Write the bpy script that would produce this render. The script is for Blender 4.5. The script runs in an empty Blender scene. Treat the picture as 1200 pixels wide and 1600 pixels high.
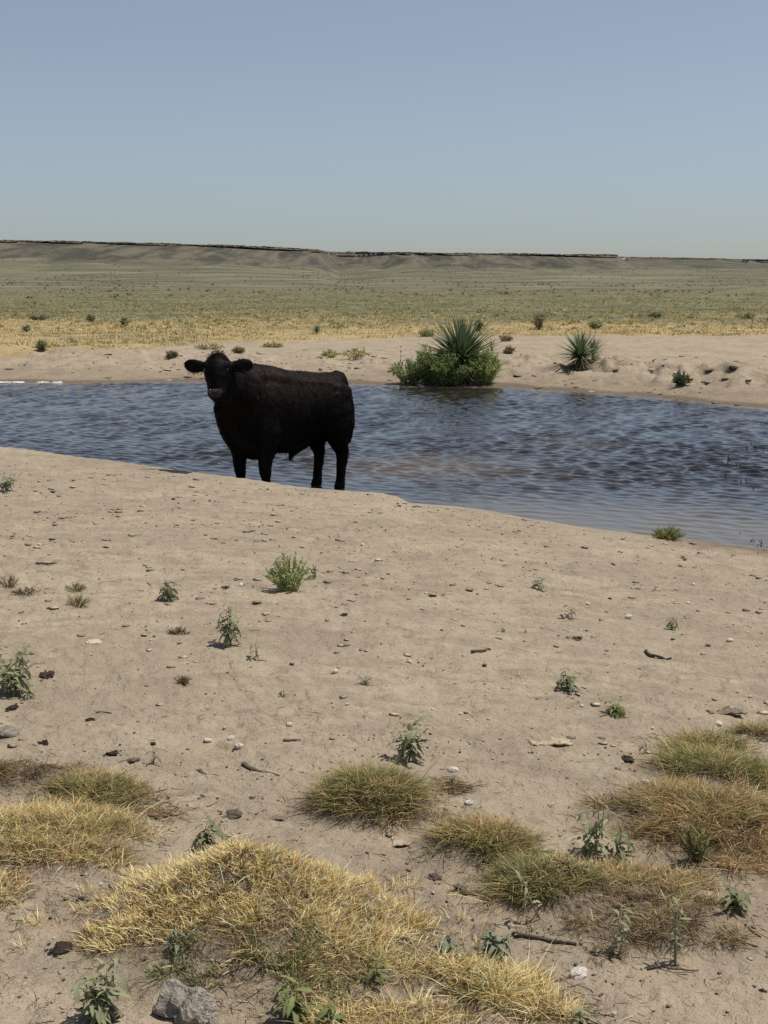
import bpy, bmesh, math, random
import numpy as np
from mathutils import Vector, Matrix

R = math.radians
sc = bpy.context.scene
col = sc.collection
rng = np.random.default_rng(7)
random.seed(7)

# ------------------------------------------------------------------ camera, sky, sun, exposure
CAM_Z = 2.3
FPX = 2133.0                      # focal length in photo pixels (1200 x 1600)
PITCH = math.atan(350 / FPX)
cam_d = bpy.data.cameras.new('camera')
cam_d.sensor_fit = 'VERTICAL'; cam_d.sensor_height = 36; cam_d.sensor_width = 27
cam_d.lens = 36 * FPX / 1600
cam_d.clip_start = 0.05; cam_d.clip_end = 30000
cam = bpy.data.objects.new('camera', cam_d); col.objects.link(cam)
cam.location = (0, 0, CAM_Z); cam.rotation_euler = (R(90) - PITCH, 0, 0)
sc.camera = cam

SUN_EL, SUN_AZ = 66.0, 80.0       # azimuth from +Y (straight ahead) towards +X (right)
world = bpy.data.worlds.new('World'); sc.world = world; world.use_nodes = True
wn = world.node_tree.nodes; wl = world.node_tree.links
bg = wn['Background']
sky = wn.new('ShaderNodeTexSky'); sky.sky_type = 'NISHITA'; sky.sun_disc = False
sky.sun_elevation = R(SUN_EL); sky.sun_rotation = R(SUN_AZ)
sky.altitude = 300; sky.air_density = 1.0; sky.dust_density = 0.9; sky.ozone_density = 5.5
hazy = wn.new('ShaderNodeHueSaturation'); hazy.inputs['Saturation'].default_value = 0.66     # dusty, washed-out sky
wl.new(sky.outputs[0], hazy.inputs['Color']); wl.new(hazy.outputs[0], bg.inputs[0]); bg.inputs[1].default_value = 0.090
sun_d = bpy.data.lights.new('sun', 'SUN'); sun_d.energy = 4.8; sun_d.angle = R(0.53)
sun_d.color = (1.0, 0.945, 0.87)
sun = bpy.data.objects.new('sun', sun_d); col.objects.link(sun)
S = Vector((math.cos(R(SUN_EL)) * math.sin(R(SUN_AZ)), math.cos(R(SUN_EL)) * math.cos(R(SUN_AZ)), math.sin(R(SUN_EL))))
sun.rotation_euler = S.to_track_quat('Z', 'Y').to_euler()
sun.location = (30, 20, 60)
vs = sc.view_settings
sc.display_settings.display_device = 'sRGB'
vs.view_transform = 'Standard'; vs.look = 'None'; vs.exposure = 0.0; vs.gamma = 1.0; vs.use_curve_mapping = False
sc.cycles.max_bounces = 5; sc.cycles.diffuse_bounces = 3; sc.cycles.glossy_bounces = 3
sc.cycles.use_denoising = False

# ------------------------------------------------------------------ small helpers
def lin(r, g, b):
    f = lambda c: (c / 255 / 12.92) if c <= 10 else ((c / 255 + .055) / 1.055) ** 2.4
    return (f(r), f(g), f(b))

def smooth(a, b, x):
    t = np.clip((np.asarray(x, float) - a) / (b - a), 0, 1)
    return t * t * (3 - 2 * t)

def _hash(ix, iy, seed):
    h = (ix.astype(np.int64) * 374761393 + iy.astype(np.int64) * 668265263 + seed * 974711) & 0xFFFFFFFF
    h = ((h ^ (h >> 13)) * 1274126177) & 0xFFFFFFFF
    h = ((h ^ (h >> 16)) * 2246822519) & 0xFFFFFFFF
    return h ^ (h >> 15)

def gnoise(x, y, seed=0):
    x = np.asarray(x, float); y = np.asarray(y, float)
    ix = np.floor(x); iy = np.floor(y); fx = x - ix; fy = y - iy
    u = fx * fx * fx * (fx * (fx * 6 - 15) + 10); v = fy * fy * fy * (fy * (fy * 6 - 15) + 10)
    def g(dx, dy):
        a = _hash(ix + dx, iy + dy, seed) * (2 * np.pi / 4294967296.0)
        return np.cos(a) * (fx - dx) + np.sin(a) * (fy - dy)
    a = g(0, 0); b = g(1, 0); c = g(0, 1); d = g(1, 1)
    return (a + (b - a) * u + (c - a) * v + (a - b - c + d) * u * v) * 1.5

def fbm(x, y, octv=3, seed=0):
    s = 0; a = 1.0; n = 0
    for k in range(octv):
        s = s + a * gnoise(x * 2 ** k, y * 2 ** k, seed + 17 * k); n += a; a *= .5
    return s / n

def ray(px, py):
    """x and z travelled per metre of depth (y) along the line of sight through a photo pixel"""
    cx = (np.asarray(px, float) - 600) / FPX; cy = (800 - np.asarray(py, float)) / FPX
    dy = math.cos(PITCH) + cy * math.sin(PITCH); dz = -math.sin(PITCH) + cy * math.cos(PITCH)
    return cx / dy, dz / dy

def tab_line(px, py, z):
    """tables of bearing (x/y) -> depth for ground features whose height is known"""
    t, s = ray(px, py)
    y = (np.asarray(z, float) - CAM_Z) / s
    return t, y

# ------------------------------------------------------------------ terrain
cr_px = [-500, 0, 100, 200, 300, 400, 480, 560, 598, 622, 640, 700, 750, 850, 950, 1050, 1200, 1700]
cr_py = [650, 698, 710, 722, 738, 750, 763, 768, 770, 776, 786, 791, 795, 812, 828, 840, 862, 920]
cr_z = [.48, .42, .41, .40, .37, .35, .33, .30, .29, .27, .25, .24, .22, .17, .11, .06, .02, .0]
CT, CY = tab_line(cr_px, cr_py, cr_z)
fs_px = [-500, 0, 300, 550, 640, 800, 870, 950, 1050, 1200, 1700]
fs_py = [597, 597, 597, 599, 603, 606, 610, 616, 625, 638, 668]
FT, FY = tab_line(fs_px, fs_py, [0] * len(fs_px))
rg_px = [-500, 0, 100, 200, 350, 430, 500, 512, 528, 556, 600, 700, 850, 958, 1700]      # the near mesa
rg_py = [371, 374.5, 376, 378.5, 382, 385.5, 390, 392, 393, 393, 393.5, 394.5, 396, 397.5, 398]
rg_R = [1500, 1500, 1500, 1500, 1500, 1500, 1520, 1640, 1900, 1900, 1700, 1640, 1620, 1600, 1600]
rg_c = [3, 3, 3.2, 3, 3.5, 4, 3.5, 5, 7, 7, 4, 3.5, 3.5, 4, 4]
rb_px = [-500, 940, 969, 1100, 1158, 1170, 1200, 1700]                                      # the farther one at the right
rb_py = [401, 401, 401, 403, 404.5, 405, 405.5, 408]
rb_R = [2600, 2600, 2600, 2600, 2600, 2100, 2050, 2050]
rb_c = [4, 4, 4, 4, 4.5, 5, 5, 5]
RT, rs = ray(rg_px, rg_py)
BT, bs = ray(rb_px, rb_py); BZ = CAM_Z + bs * np.array(rb_R)
RZ = CAM_Z + rs * np.array(rg_R)
gs_t, _ = ray([-500, 0, 150, 300, 420, 600, 900, 1200, 1700], [500] * 9)
gs_y = [38, 38, 38.5, 45, 47, 50, 52, 53, 54]

MOUNDS = []          # (x, y, rx, ry, height) of the pedestals the grass grows on

def base_height(x, y, fine=True):
    x = np.asarray(x, float); y = np.asarray(y, float)
    r = np.hypot(x, y); ang = np.arctan2(x, y)
    ac = np.clip(ang, -R(20), R(20))
    t = np.tan(ac)
    q = np.where(np.abs(ang) <= R(20), y, r * math.cos(R(20)))
    wob = fbm(x / 1.7, y / 1.7, 2, 3)
    yc = np.interp(t, CT, CY) + .12 * gnoise(x / .9, y / 3., 5) ; zc = np.interp(t, CT, cr_z)
    yf = np.interp(t, FT, FY) + .35 * gnoise(x / 2.2, y / 9., 6)
    p = np.clip(q / yc, 0, 1)
    near = .65 - (.65 - zc) * p ** 1.6
    aft = zc - .25 * (q - yc)
    near = np.where(q > yc, np.maximum(aft, -.5), near)
    e = q - yf
    ep = np.maximum(e, 0)
    bank = .5 * (1 - np.exp(-ep / 5.0))
    hump = .30 * np.exp(-((e - 4.2) / 2.4) ** 2) * (1 - smooth(-.21, -.12, t)) * (e > 0)
    hump = hump * (1 + .35 * gnoise(x / 2.5, y / 2.5, 8) + .18 * gnoise(x / .7, y / .6, 9))
    rid = 1 - np.abs(gnoise(x / 1.3, y / 1.0, 12)) * 2.0
    scarp = smooth(.0, .12, t) * np.exp(-((e - 3.6) / 1.9) ** 2) * (.16 * rid - .02 + .06 * gnoise(x / .45, y / .45, 13))
    plain = np.interp(q, [55, 100, 180, 250], [0, .06, .15, .7])
    far = np.where(e > 0, bank + hump + scarp + plain + .05 * wob * smooth(0, 3, e), np.maximum(e * .12, -.5))
    land = np.maximum(near, far)
    lake = 1 - smooth(R(50), R(75), np.abs(ang))
    land = np.where(q > 60, far, lake * land + (1 - lake) * .6)
    # small relief of trampled sand
    if fine:
        nearw = (1 - smooth(yc - .5, yc + .1, q)) * smooth(.6, 2.5, r)
        crust = fbm(x / .30 + .5 * gnoise(x / .5, y / .5, 32), y / .20, 3, 33)
        land = land + nearw * (.024 * wob + .008 * fbm(x / .42, y / .42, 2, 21) - .012 * np.clip(gnoise(x / .23, y / .23, 31) - .25, 0, 1) * 2
                               + .010 * smooth(.03, .07, crust) * smooth(-.25, .2, gnoise(x / 1.1, y / 1.1, 34)) + .007 * gnoise(x / .07, y / .07, 44) + .0035 * gnoise(x / .033, y / .033, 45))
        farw = smooth(0, 2, e) * (1 - smooth(60, 120, q))
        land = land + farw * (.035 * fbm(x / .6, y / .6, 3, 51) + .05 * np.clip(fbm(x / 1.1, y / .8, 2, 52), 0, 1) * smooth(.5, 2, e))
        land = land + farw * (.13 * smooth(.02, .09, fbm(x / 1.5, y / 1.7, 3, 53)) + .10 * smooth(.0, .07, fbm(x / .9, y / 1.1, 3, 54))) * np.exp(-((e - 3.8) / 2.6) ** 2) * (.45 + .55 * smooth(.05, .14, t))
    # the long slope up to the mesa
    Rr = np.interp(t, RT, rg_R); zr = np.interp(t, RT, RZ); ch = np.interp(t, RT, rg_c)
    pp = np.clip((q - 250) / (Rr - 250), 0, 1)
    g = .16 * pp + .84 * pp ** 2.4
    hill = 1.2 + (zr - ch - 1.2) * g
    hill = np.where(pp >= 1, zr - .4, hill)
    Rb = np.interp(t, BT, rb_R); zb_ = np.interp(t, BT, BZ); cb = np.interp(t, BT, rb_c)
    pb = np.clip((1250 - 250) / (Rr - 250), 0, 1); z12 = 1.2 + (zr - ch - 1.2) * (.16 * pb + .84 * pb ** 2.4)
    fb = np.clip((q - 1250) / (Rb - 1250), 0, 1)
    hb = np.where(q < 1250, hill, z12 + (zb_ - cb - z12) * (.8 * fb + .2 * fb ** 2)); hb = np.where(fb >= 1, zb_ - .4, hb)
    k = smooth(.1665, .1775, t + .002 * gnoise(q / 60, t * 0, 66))
    hill = hill * (1 - k) + hb * k
    amp = smooth(.15, .55, pp) * (1 - smooth(.93, 1, pp))
    spur = np.abs(gnoise(x / 55 + .4 * gnoise(x / 90, y / 160, 64), y / 420, 62)); spur2 = np.abs(gnoise(x / 19, y / 120, 63))
    hill = hill + amp * (1 - .6 * k) * (4.5 * fbm(x / 150, y / 260, 3, 61) + (8.0 * (spur - .3) + 2.2 * (spur2 - .3)) * smooth(.5, .85, pp))
    w = smooth(225, 300, q)
    z = land * (1 - w) + hill * w
    z = z + smooth(60, 140, q) * (1 - smooth(500, 700, q)) * (.12 + .0009 * q) * fbm(x / 22, y / 45, 2, 71)
    z = z + 1.6 * np.exp(-((x - 66) / 11) ** 2 - ((y - 232) / 20) ** 2)
    return z

def height(x, y):
    z = base_height(x, y)
    x = np.asarray(x, float); y = np.asarray(y, float)
    for (mx, my, rx, ry, h) in MOUNDS:
        d = ((x - mx) / rx) ** 2 + ((y - my) / ry) ** 2
        m = d < 6
        if np.any(m):
            dd = d[m] if d.ndim else d
            k = h * (np.exp(-dd ** 1.6 * .9) if h < .12 else np.maximum(0, 1.12 - np.sqrt(dd + .03)) ** 1.15)
            if z.ndim: z[m] += k
            else: z = z + k
    return z

_ys = np.concatenate([np.arange(1.2, 60, .02), np.arange(60, 400, .5), np.arange(400, 1500, 4)])
def at(px, py, f=None):
    """the ground point seen at a photo pixel"""
    tx, sz = ray(px, py)
    x = tx * _ys; z = CAM_Z + sz * _ys
    g = (f or height)(x, _ys)
    i = int(np.argmax(z <= g))
    return Vector((float(x[i]), float(_ys[i]), float(g[i])))

def gz(x, y):
    return float(height(np.array([x]), np.array([y]))[0])

def make_mesh(name, verts, quads=None, tris=None, colors=None, smooth_faces=False):
    me = bpy.data.meshes.new(name)
    verts = np.asarray(verts, np.float32)
    nq = 0 if quads is None else len(quads); nt = 0 if tris is None else len(tris)
    me.vertices.add(len(verts)); me.vertices.foreach_set('co', verts.ravel())
    loops = []
    if nq: loops.append(np.asarray(quads, np.int32).ravel())
    if nt: loops.append(np.asarray(tris, np.int32).ravel())
    loops = np.concatenate(loops)
    tot = np.concatenate([np.full(nq, 4, np.int32), np.full(nt, 3, np.int32)])
    st = np.concatenate([[0], np.cumsum(tot)[:-1]]).astype(np.int32)
    me.loops.add(len(loops)); me.loops.foreach_set('vertex_index', loops)
    me.polygons.add(len(tot)); me.polygons.foreach_set('loop_start', st); me.polygons.foreach_set('loop_total', tot)
    if smooth_faces: me.polygons.foreach_set('use_smooth', np.ones(len(tot), bool))
    me.update(calc_edges=True)
    if colors is not None:
        for nm, c in colors.items():
            c = np.asarray(c, np.float32)
            if c.shape[1] == 3: c = np.concatenate([c, np.ones((len(c), 1), np.float32)], 1)
            at_ = me.color_attributes.new(nm, 'FLOAT_COLOR', 'POINT')
            at_.data.foreach_set('color', c.ravel())
    me.validate()
    return me

def link(name, me, mat=None, parent=None, loc=None):
    o = bpy.data.objects.new(name, me); col.objects.link(o)
    if mat is not None and me is not None and len(me.materials) == 0: me.materials.append(mat)
    if parent is not None: o.parent = parent
    if loc is not None: o.location = loc
    return o

def tag(o, label=None, cat=None, group=None, kind=None):
    if label: o['label'] = label
    if cat: o['category'] = cat
    if group: o['group'] = group
    if kind: o['kind'] = kind
    return o

def empty(name, loc, label=None, cat=None, group=None, rz=0):
    o = bpy.data.objects.new(name, None); col.objects.link(o)
    o.empty_display_size = .1; o.location = loc; o.rotation_euler = (0, 0, rz)
    return tag(o, label, cat, group)

class MB:
    """collects loose pieces of one mesh"""
    def __init__(s): s.v = []; s.f = []; s.c = []
    def add(s, vs, fs, c=None):
        n = len(s.v); s.v += [tuple(p) for p in vs]; s.f += [tuple(i + n for i in f) for f in fs]
        s.c += [c or (1, 1, 1)] * len(vs)
    def tube(s, pts, rad, n=6, c=None):
        pts = [Vector(p) for p in pts]; vs = []; fs = []
        for i, p in enumerate(pts):
            d = (pts[min(i + 1, len(pts) - 1)] - pts[max(i - 1, 0)]).normalized()
            a = d.orthogonal().normalized() if i == 0 else (prev - d * prev.dot(d)).normalized()
            prev = a; b = d.cross(a)
            r = rad[i] if isinstance(rad, (list, tuple)) else rad
            for k in range(n):
                an = 2 * math.pi * k / n
                vs.append(p + (a * math.cos(an) + b * math.sin(an)) * r)
        for i in range(len(pts) - 1):
            for k in range(n):
                k2 = (k + 1) % n
                fs.append((i * n + k, i * n + k2, (i + 1) * n + k2, (i + 1) * n + k))
        fs.append(tuple(range(n))[::-1]); fs.append(tuple((len(pts) - 1) * n + k for k in range(n)))
        s.add(vs, fs, c)
    def mesh(s, name, smooth_faces=True):
        me = bpy.data.meshes.new(name); me.from_pydata(s.v, [], s.f); me.update()
        if smooth_faces: me.polygons.foreach_set('use_smooth', [True] * len(me.polygons))
        at_ = me.color_attributes.new('tint', 'FLOAT_COLOR', 'POINT')
        at_.data.foreach_set('color', np.array([list(c) + [1] for c in s.c], np.float32).ravel())
        return me
    def build(s, name, mat, parent=None, loc=None, smooth_faces=True):
        return link(name, s.mesh(name, smooth_faces), mat, parent, loc)

# ------------------------------------------------------------------ materials
class NT:
    def __init__(s, name):
        s.m = bpy.data.materials.new(name); s.m.use_nodes = True
        s.t = s.m.node_tree; s.n = s.t.nodes; s.n.clear()
        s.out = s.n.new('ShaderNodeOutputMaterial')
    def node(s, typ, **kw):
        nd = s.n.new(typ)
        for k, v in kw.items():
            if k.startswith('_'): setattr(nd, k[1:], v)
        return nd
    def put(s, nd, key, v):
        i = nd.inputs[key]
        if hasattr(v, 'default_value') and hasattr(v, 'is_linked'): s.t.links.new(v, i)
        elif isinstance(v, tuple) and len(v) == 3 and i.type == 'RGBA': i.default_value = (*v, 1)
        else: i.default_value = v
    def noise(s, vec, scale, detail=3, rough=.55, dist=0):
        nd = s.n.new('ShaderNodeTexNoise'); s.put(nd, 'Vector', vec)
        nd.inputs['Scale'].default_value = scale; nd.inputs['Detail'].default_value = detail
        nd.inputs['Roughness'].default_value = rough; nd.inputs['Distortion'].default_value = dist
        return nd.outputs[0]
    def ramp(s, fac, a, b, va=0., vb=1.):
        nd = s.n.new('ShaderNodeMapRange'); s.put(nd, 'Value', fac)
        nd.inputs['From Min'].default_value = a; nd.inputs['From Max'].default_value = b
        nd.inputs['To Min'].default_value = va; nd.inputs['To Max'].default_value = vb
        return nd.outputs[0]
    def mix(s, fac, a, b, mode='MIX'):
        nd = s.n.new('ShaderNodeMixRGB'); nd.blend_type = mode
        s.put(nd, 0, fac); s.put(nd, 1, a); s.put(nd, 2, b); return nd.outputs[0]
    def math(s, op, a, b=0.):
        nd = s.n.new('ShaderNodeMath'); nd.operation = op; s.put(nd, 0, a); s.put(nd, 1, b); return nd.outputs[0]
    def pos(s, scale=None):
        g = s.n.new('ShaderNodeNewGeometry').outputs['Position']
        if scale is None: return g
        m = s.n.new('ShaderNodeVectorMath'); m.operation = 'MULTIPLY'; s.put(m, 0, g); m.inputs[1].default_value = scale
        return m.outputs[0]
    def obj(s, scale=None):
        g = s.n.new('ShaderNodeTexCoord').outputs['Object']
        if scale is None: return g
        m = s.n.new('ShaderNodeVectorMath'); m.operation = 'MULTIPLY'; s.put(m, 0, g); m.inputs[1].default_value = scale
        return m.outputs[0]
    def attr(s, name):
        a = s.n.new('ShaderNodeAttribute'); a.attribute_name = name; return a.outputs['Color']
    def bump(s, h, dist, strength=1., prev=None):
        b = s.n.new('ShaderNodeBump'); s.put(b, 'Height', h); b.inputs['Distance'].default_value = dist
        b.inputs['Strength'].default_value = strength
        if prev is not None: s.put(b, 'Normal', prev)
        return b.outputs[0]
    def principled(s, color, rough=.9, normal=None, spec=.2, **kw):
        p = s.n.new('ShaderNodeBsdfPrincipled'); s.put(p, 'Base Color', color); s.put(p, 'Roughness', rough)
        p.inputs['Specular IOR Level'].default_value = spec
        if normal is not None: s.put(p, 'Normal', normal)
        for k, v in kw.items(): s.put(p, k, v)
        s.t.links.new(p.outputs[0], s.out.inputs[0]); return p

M = {}
def mat_ground():
    n = NT('ground'); P = n.pos()
    zone = n.attr('zone'); sp = n.n.new('ShaderNodeSeparateColor'); n.put(sp, 0, zone)
    veg, wet, litter = sp.outputs
    zone2 = n.attr('zone_far'); sp2 = n.n.new('ShaderNodeSeparateColor'); n.put(sp2, 0, zone2)
    olive, slope, rock = sp2.outputs
    big = n.noise(P, .8, 4, .55); mid = n.noise(P, 3.2, 5, .6, .4); fine = n.noise(P, 26, 5, .65); grit = n.noise(P, 150, 3, .6)
    c = n.mix(n.ramp(big, .36, .64), (.40, .322, .232), (.475, .388, .28))
    c = n.mix(n.ramp(mid, .54, .64, 0, .6), c, (.335, .272, .20))              # grey crust
    c = n.mix(n.ramp(n.noise(P, 2.1, 4, .6, .6), .57, .66, 0, .7), c, (.50, .42, .295))    # blown pale sand
    c = n.mix(n.ramp(n.noise(n.pos((.7, 1, 1)), 5.5, 6, .72, .8), .57, .65, 0, .65), c, (.26, .207, .15))
    c = n.mix(n.ramp(n.noise(P, 9, 6, .72, .5), .60, .68, 0, .6), c, (.54, .46, .335))
    c = n.mix(n.ramp(fine, .54, .70, 0, .45), c, (.30, .242, .178))
    c = n.mix(n.ramp(n.noise(n.pos((.6, 1, 1)), 4.2, 6, .66, .3), .51, .60, 0, .55), c, (.31, .25, .185))
    c = n.mix(n.ramp(n.noise(P, 1.5, 6, .70, .4), .51, .61, 0, .5), c, (.33, .268, .20))
    c = n.mix(n.ramp(grit, .64, .74, 0, .2), c, (.20, .16, .12))
    c = n.mix(n.ramp(grit, .34, .27, 0, .2), c, (.58, .51, .40))
    c = n.mix(1., c, (.785, .785, .77), 'MULTIPLY')
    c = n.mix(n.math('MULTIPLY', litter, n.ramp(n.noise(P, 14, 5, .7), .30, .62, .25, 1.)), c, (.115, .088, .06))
    c = n.mix(wet, c, (.15, .108, .068))
    # the plain and the slopes
    Pf = n.pos((1, 1, .2))
    g1 = n.noise(Pf, .11, 5, .6, .5); g2 = n.noise(Pf, .55, 5, .65); g3 = n.noise(Pf, .02, 5, .6, .5)
    gold = n.mix(n.ramp(g2, .35, .65), (.27, .205, .105), (.38, .295, .155))
    gold = n.mix(n.ramp(g1, .54, .64, 0, .7), gold, (.15, .135, .072))
    ol = n.mix(n.ramp(g2, .35, .65), (.108, .108, .062), (.20, .182, .10))
    ol = n.mix(n.ramp(g1, .48, .60, 0, .8), ol, (.085, .086, .050))
    ga = n.noise(n.pos((.5, 1, .2)), .022, 7, .68, .4); gb = n.noise(n.pos((.25, 1, .2)), .016, 4, .6)
    sl = n.mix(n.ramp(g3, .36, .64), (.104, .104, .064), (.166, .153, .094))
    sl = n.mix(n.ramp(ga, .47, .60, 0, .85), sl, (.076, .076, .049))
    sl = n.mix(n.ramp(gb, .57, .63, 0, .6), sl, (.23, .195, .122))
    rk = n.mix(n.ramp(n.noise(n.pos((1.6, .22, .6)), .03, 6, .68, .3), .41, .59), (.050, .048, .035), (.125, .110, .078))
    rk = n.mix(n.ramp(n.noise(P, .05, 6, .7), .56, .64, 0, .7), rk, (.062, .064, .043))
    v = n.mix(olive, gold, ol); v = n.mix(slope, v, sl); v = n.mix(rock, v, rk)
    c = n.mix(n.ramp(n.math('ADD', veg, n.math('MULTIPLY', n.math('SUBTRACT', g2, .5), .9)), .35, .6), c, v)
    h = n.bump(grit, .002, .5); h = n.bump(fine, .022, .9, h); h = n.bump(n.noise(P, 7, 6, .7, .5), .045, .8, h)
    n.principled(c, n.mix(wet, (.95,) * 3, (.6,) * 3), h, .15)
    return n.m

def mat_tint(name, trans=.3, rough=.7, spec=.25, var=.25, mul=(1, 1, 1)):
    """thin plant matter coloured by the mesh's own tint; each object varies a little"""
    n = NT(name)
    t = n.attr('tint')
    oi = n.n.new('ShaderNodeObjectInfo').outputs['Random']
    c = n.mix(1., t, n.mix(oi, tuple(m * (1 - var) for m in mul), tuple(m * (1 + var) for m in mul)), 'MULTIPLY')
    c = n.mix(n.ramp(n.noise(n.obj(), 60, 2), .35, .65, 0, .35), c, n.mix(1., c, (.6, .62, .55), 'MULTIPLY'))
    p = n.principled(c, rough, None, spec)
    if trans > 0:
        tr = n.n.new('ShaderNodeBsdfTranslucent'); n.put(tr, 0, c)
        mx = n.n.new('ShaderNodeMixShader'); mx.inputs[0].default_value = trans
        n.t.links.new(p.outputs[0], mx.inputs[1]); n.t.links.new(tr.outputs[0], mx.inputs[2])
        n.t.links.new(mx.outputs[0], n.out.inputs[0])
    return n.m

def mat_noise(name, a, b, scale, rough=.9, bump=.01, spec=.2, stretch=None, third=None):
    n = NT(name); P = n.obj(stretch)
    f = n.noise(P, scale, 5, .65)
    c = n.mix(n.ramp(f, .34, .66), a, b)
    if third: c = n.mix(n.ramp(n.noise(P, scale * 3.1, 4, .6), .55, .68), c, third)
    n.principled(c, rough, n.bump(f, bump, .8), spec)
    return n.m

def mat_water():
    n = NT('water'); P = n.pos()
    sp = n.n.new('ShaderNodeSeparateColor'); n.put(sp, 0, n.attr('zone')); shallow = sp.outputs[0]
    c = n.mix(n.ramp(n.noise(P, .35, 4, .6), .35, .65), (.013, .0115, .0105), (.026, .021, .0175))
    c = n.mix(shallow, c, (.17, .13, .088))
    h = n.bump(n.noise(n.pos((.7, 1., 1)), 14, 2, .5), .002, .6)
    n.principled(c, .06, h, .5, IOR=1.333)
    return n.m

def mat_coat():
    n = NT('coat'); P = n.obj()
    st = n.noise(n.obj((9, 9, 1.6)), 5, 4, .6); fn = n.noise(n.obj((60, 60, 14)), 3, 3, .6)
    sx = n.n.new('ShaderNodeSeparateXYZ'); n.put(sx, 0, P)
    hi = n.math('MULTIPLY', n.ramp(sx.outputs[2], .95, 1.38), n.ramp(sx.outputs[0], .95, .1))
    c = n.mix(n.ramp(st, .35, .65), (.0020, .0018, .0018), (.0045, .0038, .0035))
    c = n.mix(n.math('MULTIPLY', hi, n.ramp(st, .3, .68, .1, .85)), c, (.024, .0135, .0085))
    h = n.bump(fn, .004, .4); h = n.bump(st, .006, .3, h)
    n.principled(c, .55, h, .08)
    return n.m

M['ground'] = mat_ground()
M['grass'] = mat_tint('grass_blades', .28, .65, .25, .0)
M['leaf'] = mat_tint('weed_leaf', .25, .7, .2, .15)
M['stem'] = mat_tint('weed_stem', 0, .7, .2, .12)
M['yucca'] = mat_tint('yucca_leaf', .12, .5, .4, .2)
M['shrub'] = mat_tint('shrub_foliage', .45, .7, .2, .08)
M['water'] = mat_water()
M['coat'] = mat_coat()
M['muzzle'] = mat_noise('muzzle_skin', (.012, .010, .009), (.032, .026, .023), 60, .65, .003, .2)
M['fur'] = mat_tint('fur', 0, .55, .04, 0)
M['eye'] = mat_noise('eye_gloss', (.006, .005, .004), (.012, .009, .007), 40, .05, .0, .8)
M['hair'] = mat_noise('black_hair', (.003, .003, .003), (.009, .008, .007), 30, .65, .002, .1)
M['hoof'] = mat_noise('hoof_horn', (.02, .017, .014), (.04, .033, .027), 30, .5, .003, .3)
M['caliche'] = mat_noise('pale_stone', (.58, .53, .45), (.74, .69, .60), 3.5, .9, .03, .2, None, (.44, .37, .29))
M['grey_stone'] = mat_noise('grey_stone', (.22, .195, .16), (.40, .355, .29), 5, .9, .06, .2, None, (.10, .09, .075))
M['dung'] = mat_noise('dried_dung', (.055, .043, .032), (.13, .10, .075), 9, .95, .08, .1, None, (.028, .022, .017))
M['clod'] = mat_noise('earth_clod', (.15, .12, .09), (.27, .215, .155), 8, .95, .08, .1, None, (.1, .08, .06))
M['wood'] = mat_noise('weathered_wood', (.06, .047, .035), (.15, .12, .09), 40, .9, .004, .15, (1, 1, 6), (.03, .024, .018))
M['pale_wood'] = mat_noise('bleached_stem', (.26, .215, .15), (.40, .34, .25), 40, .85, .002, .15)
M['rim'] = mat_noise('rimrock', (.10, .084, .062), (.19, .155, .115), .22, .95, .3, .1, (1, 1, 2.5), (.07, .068, .048))
M['foam'] = mat_noise('foam_white', (.62, .62, .60), (.8, .8, .78), 30, .7, .01, .3)
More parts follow.
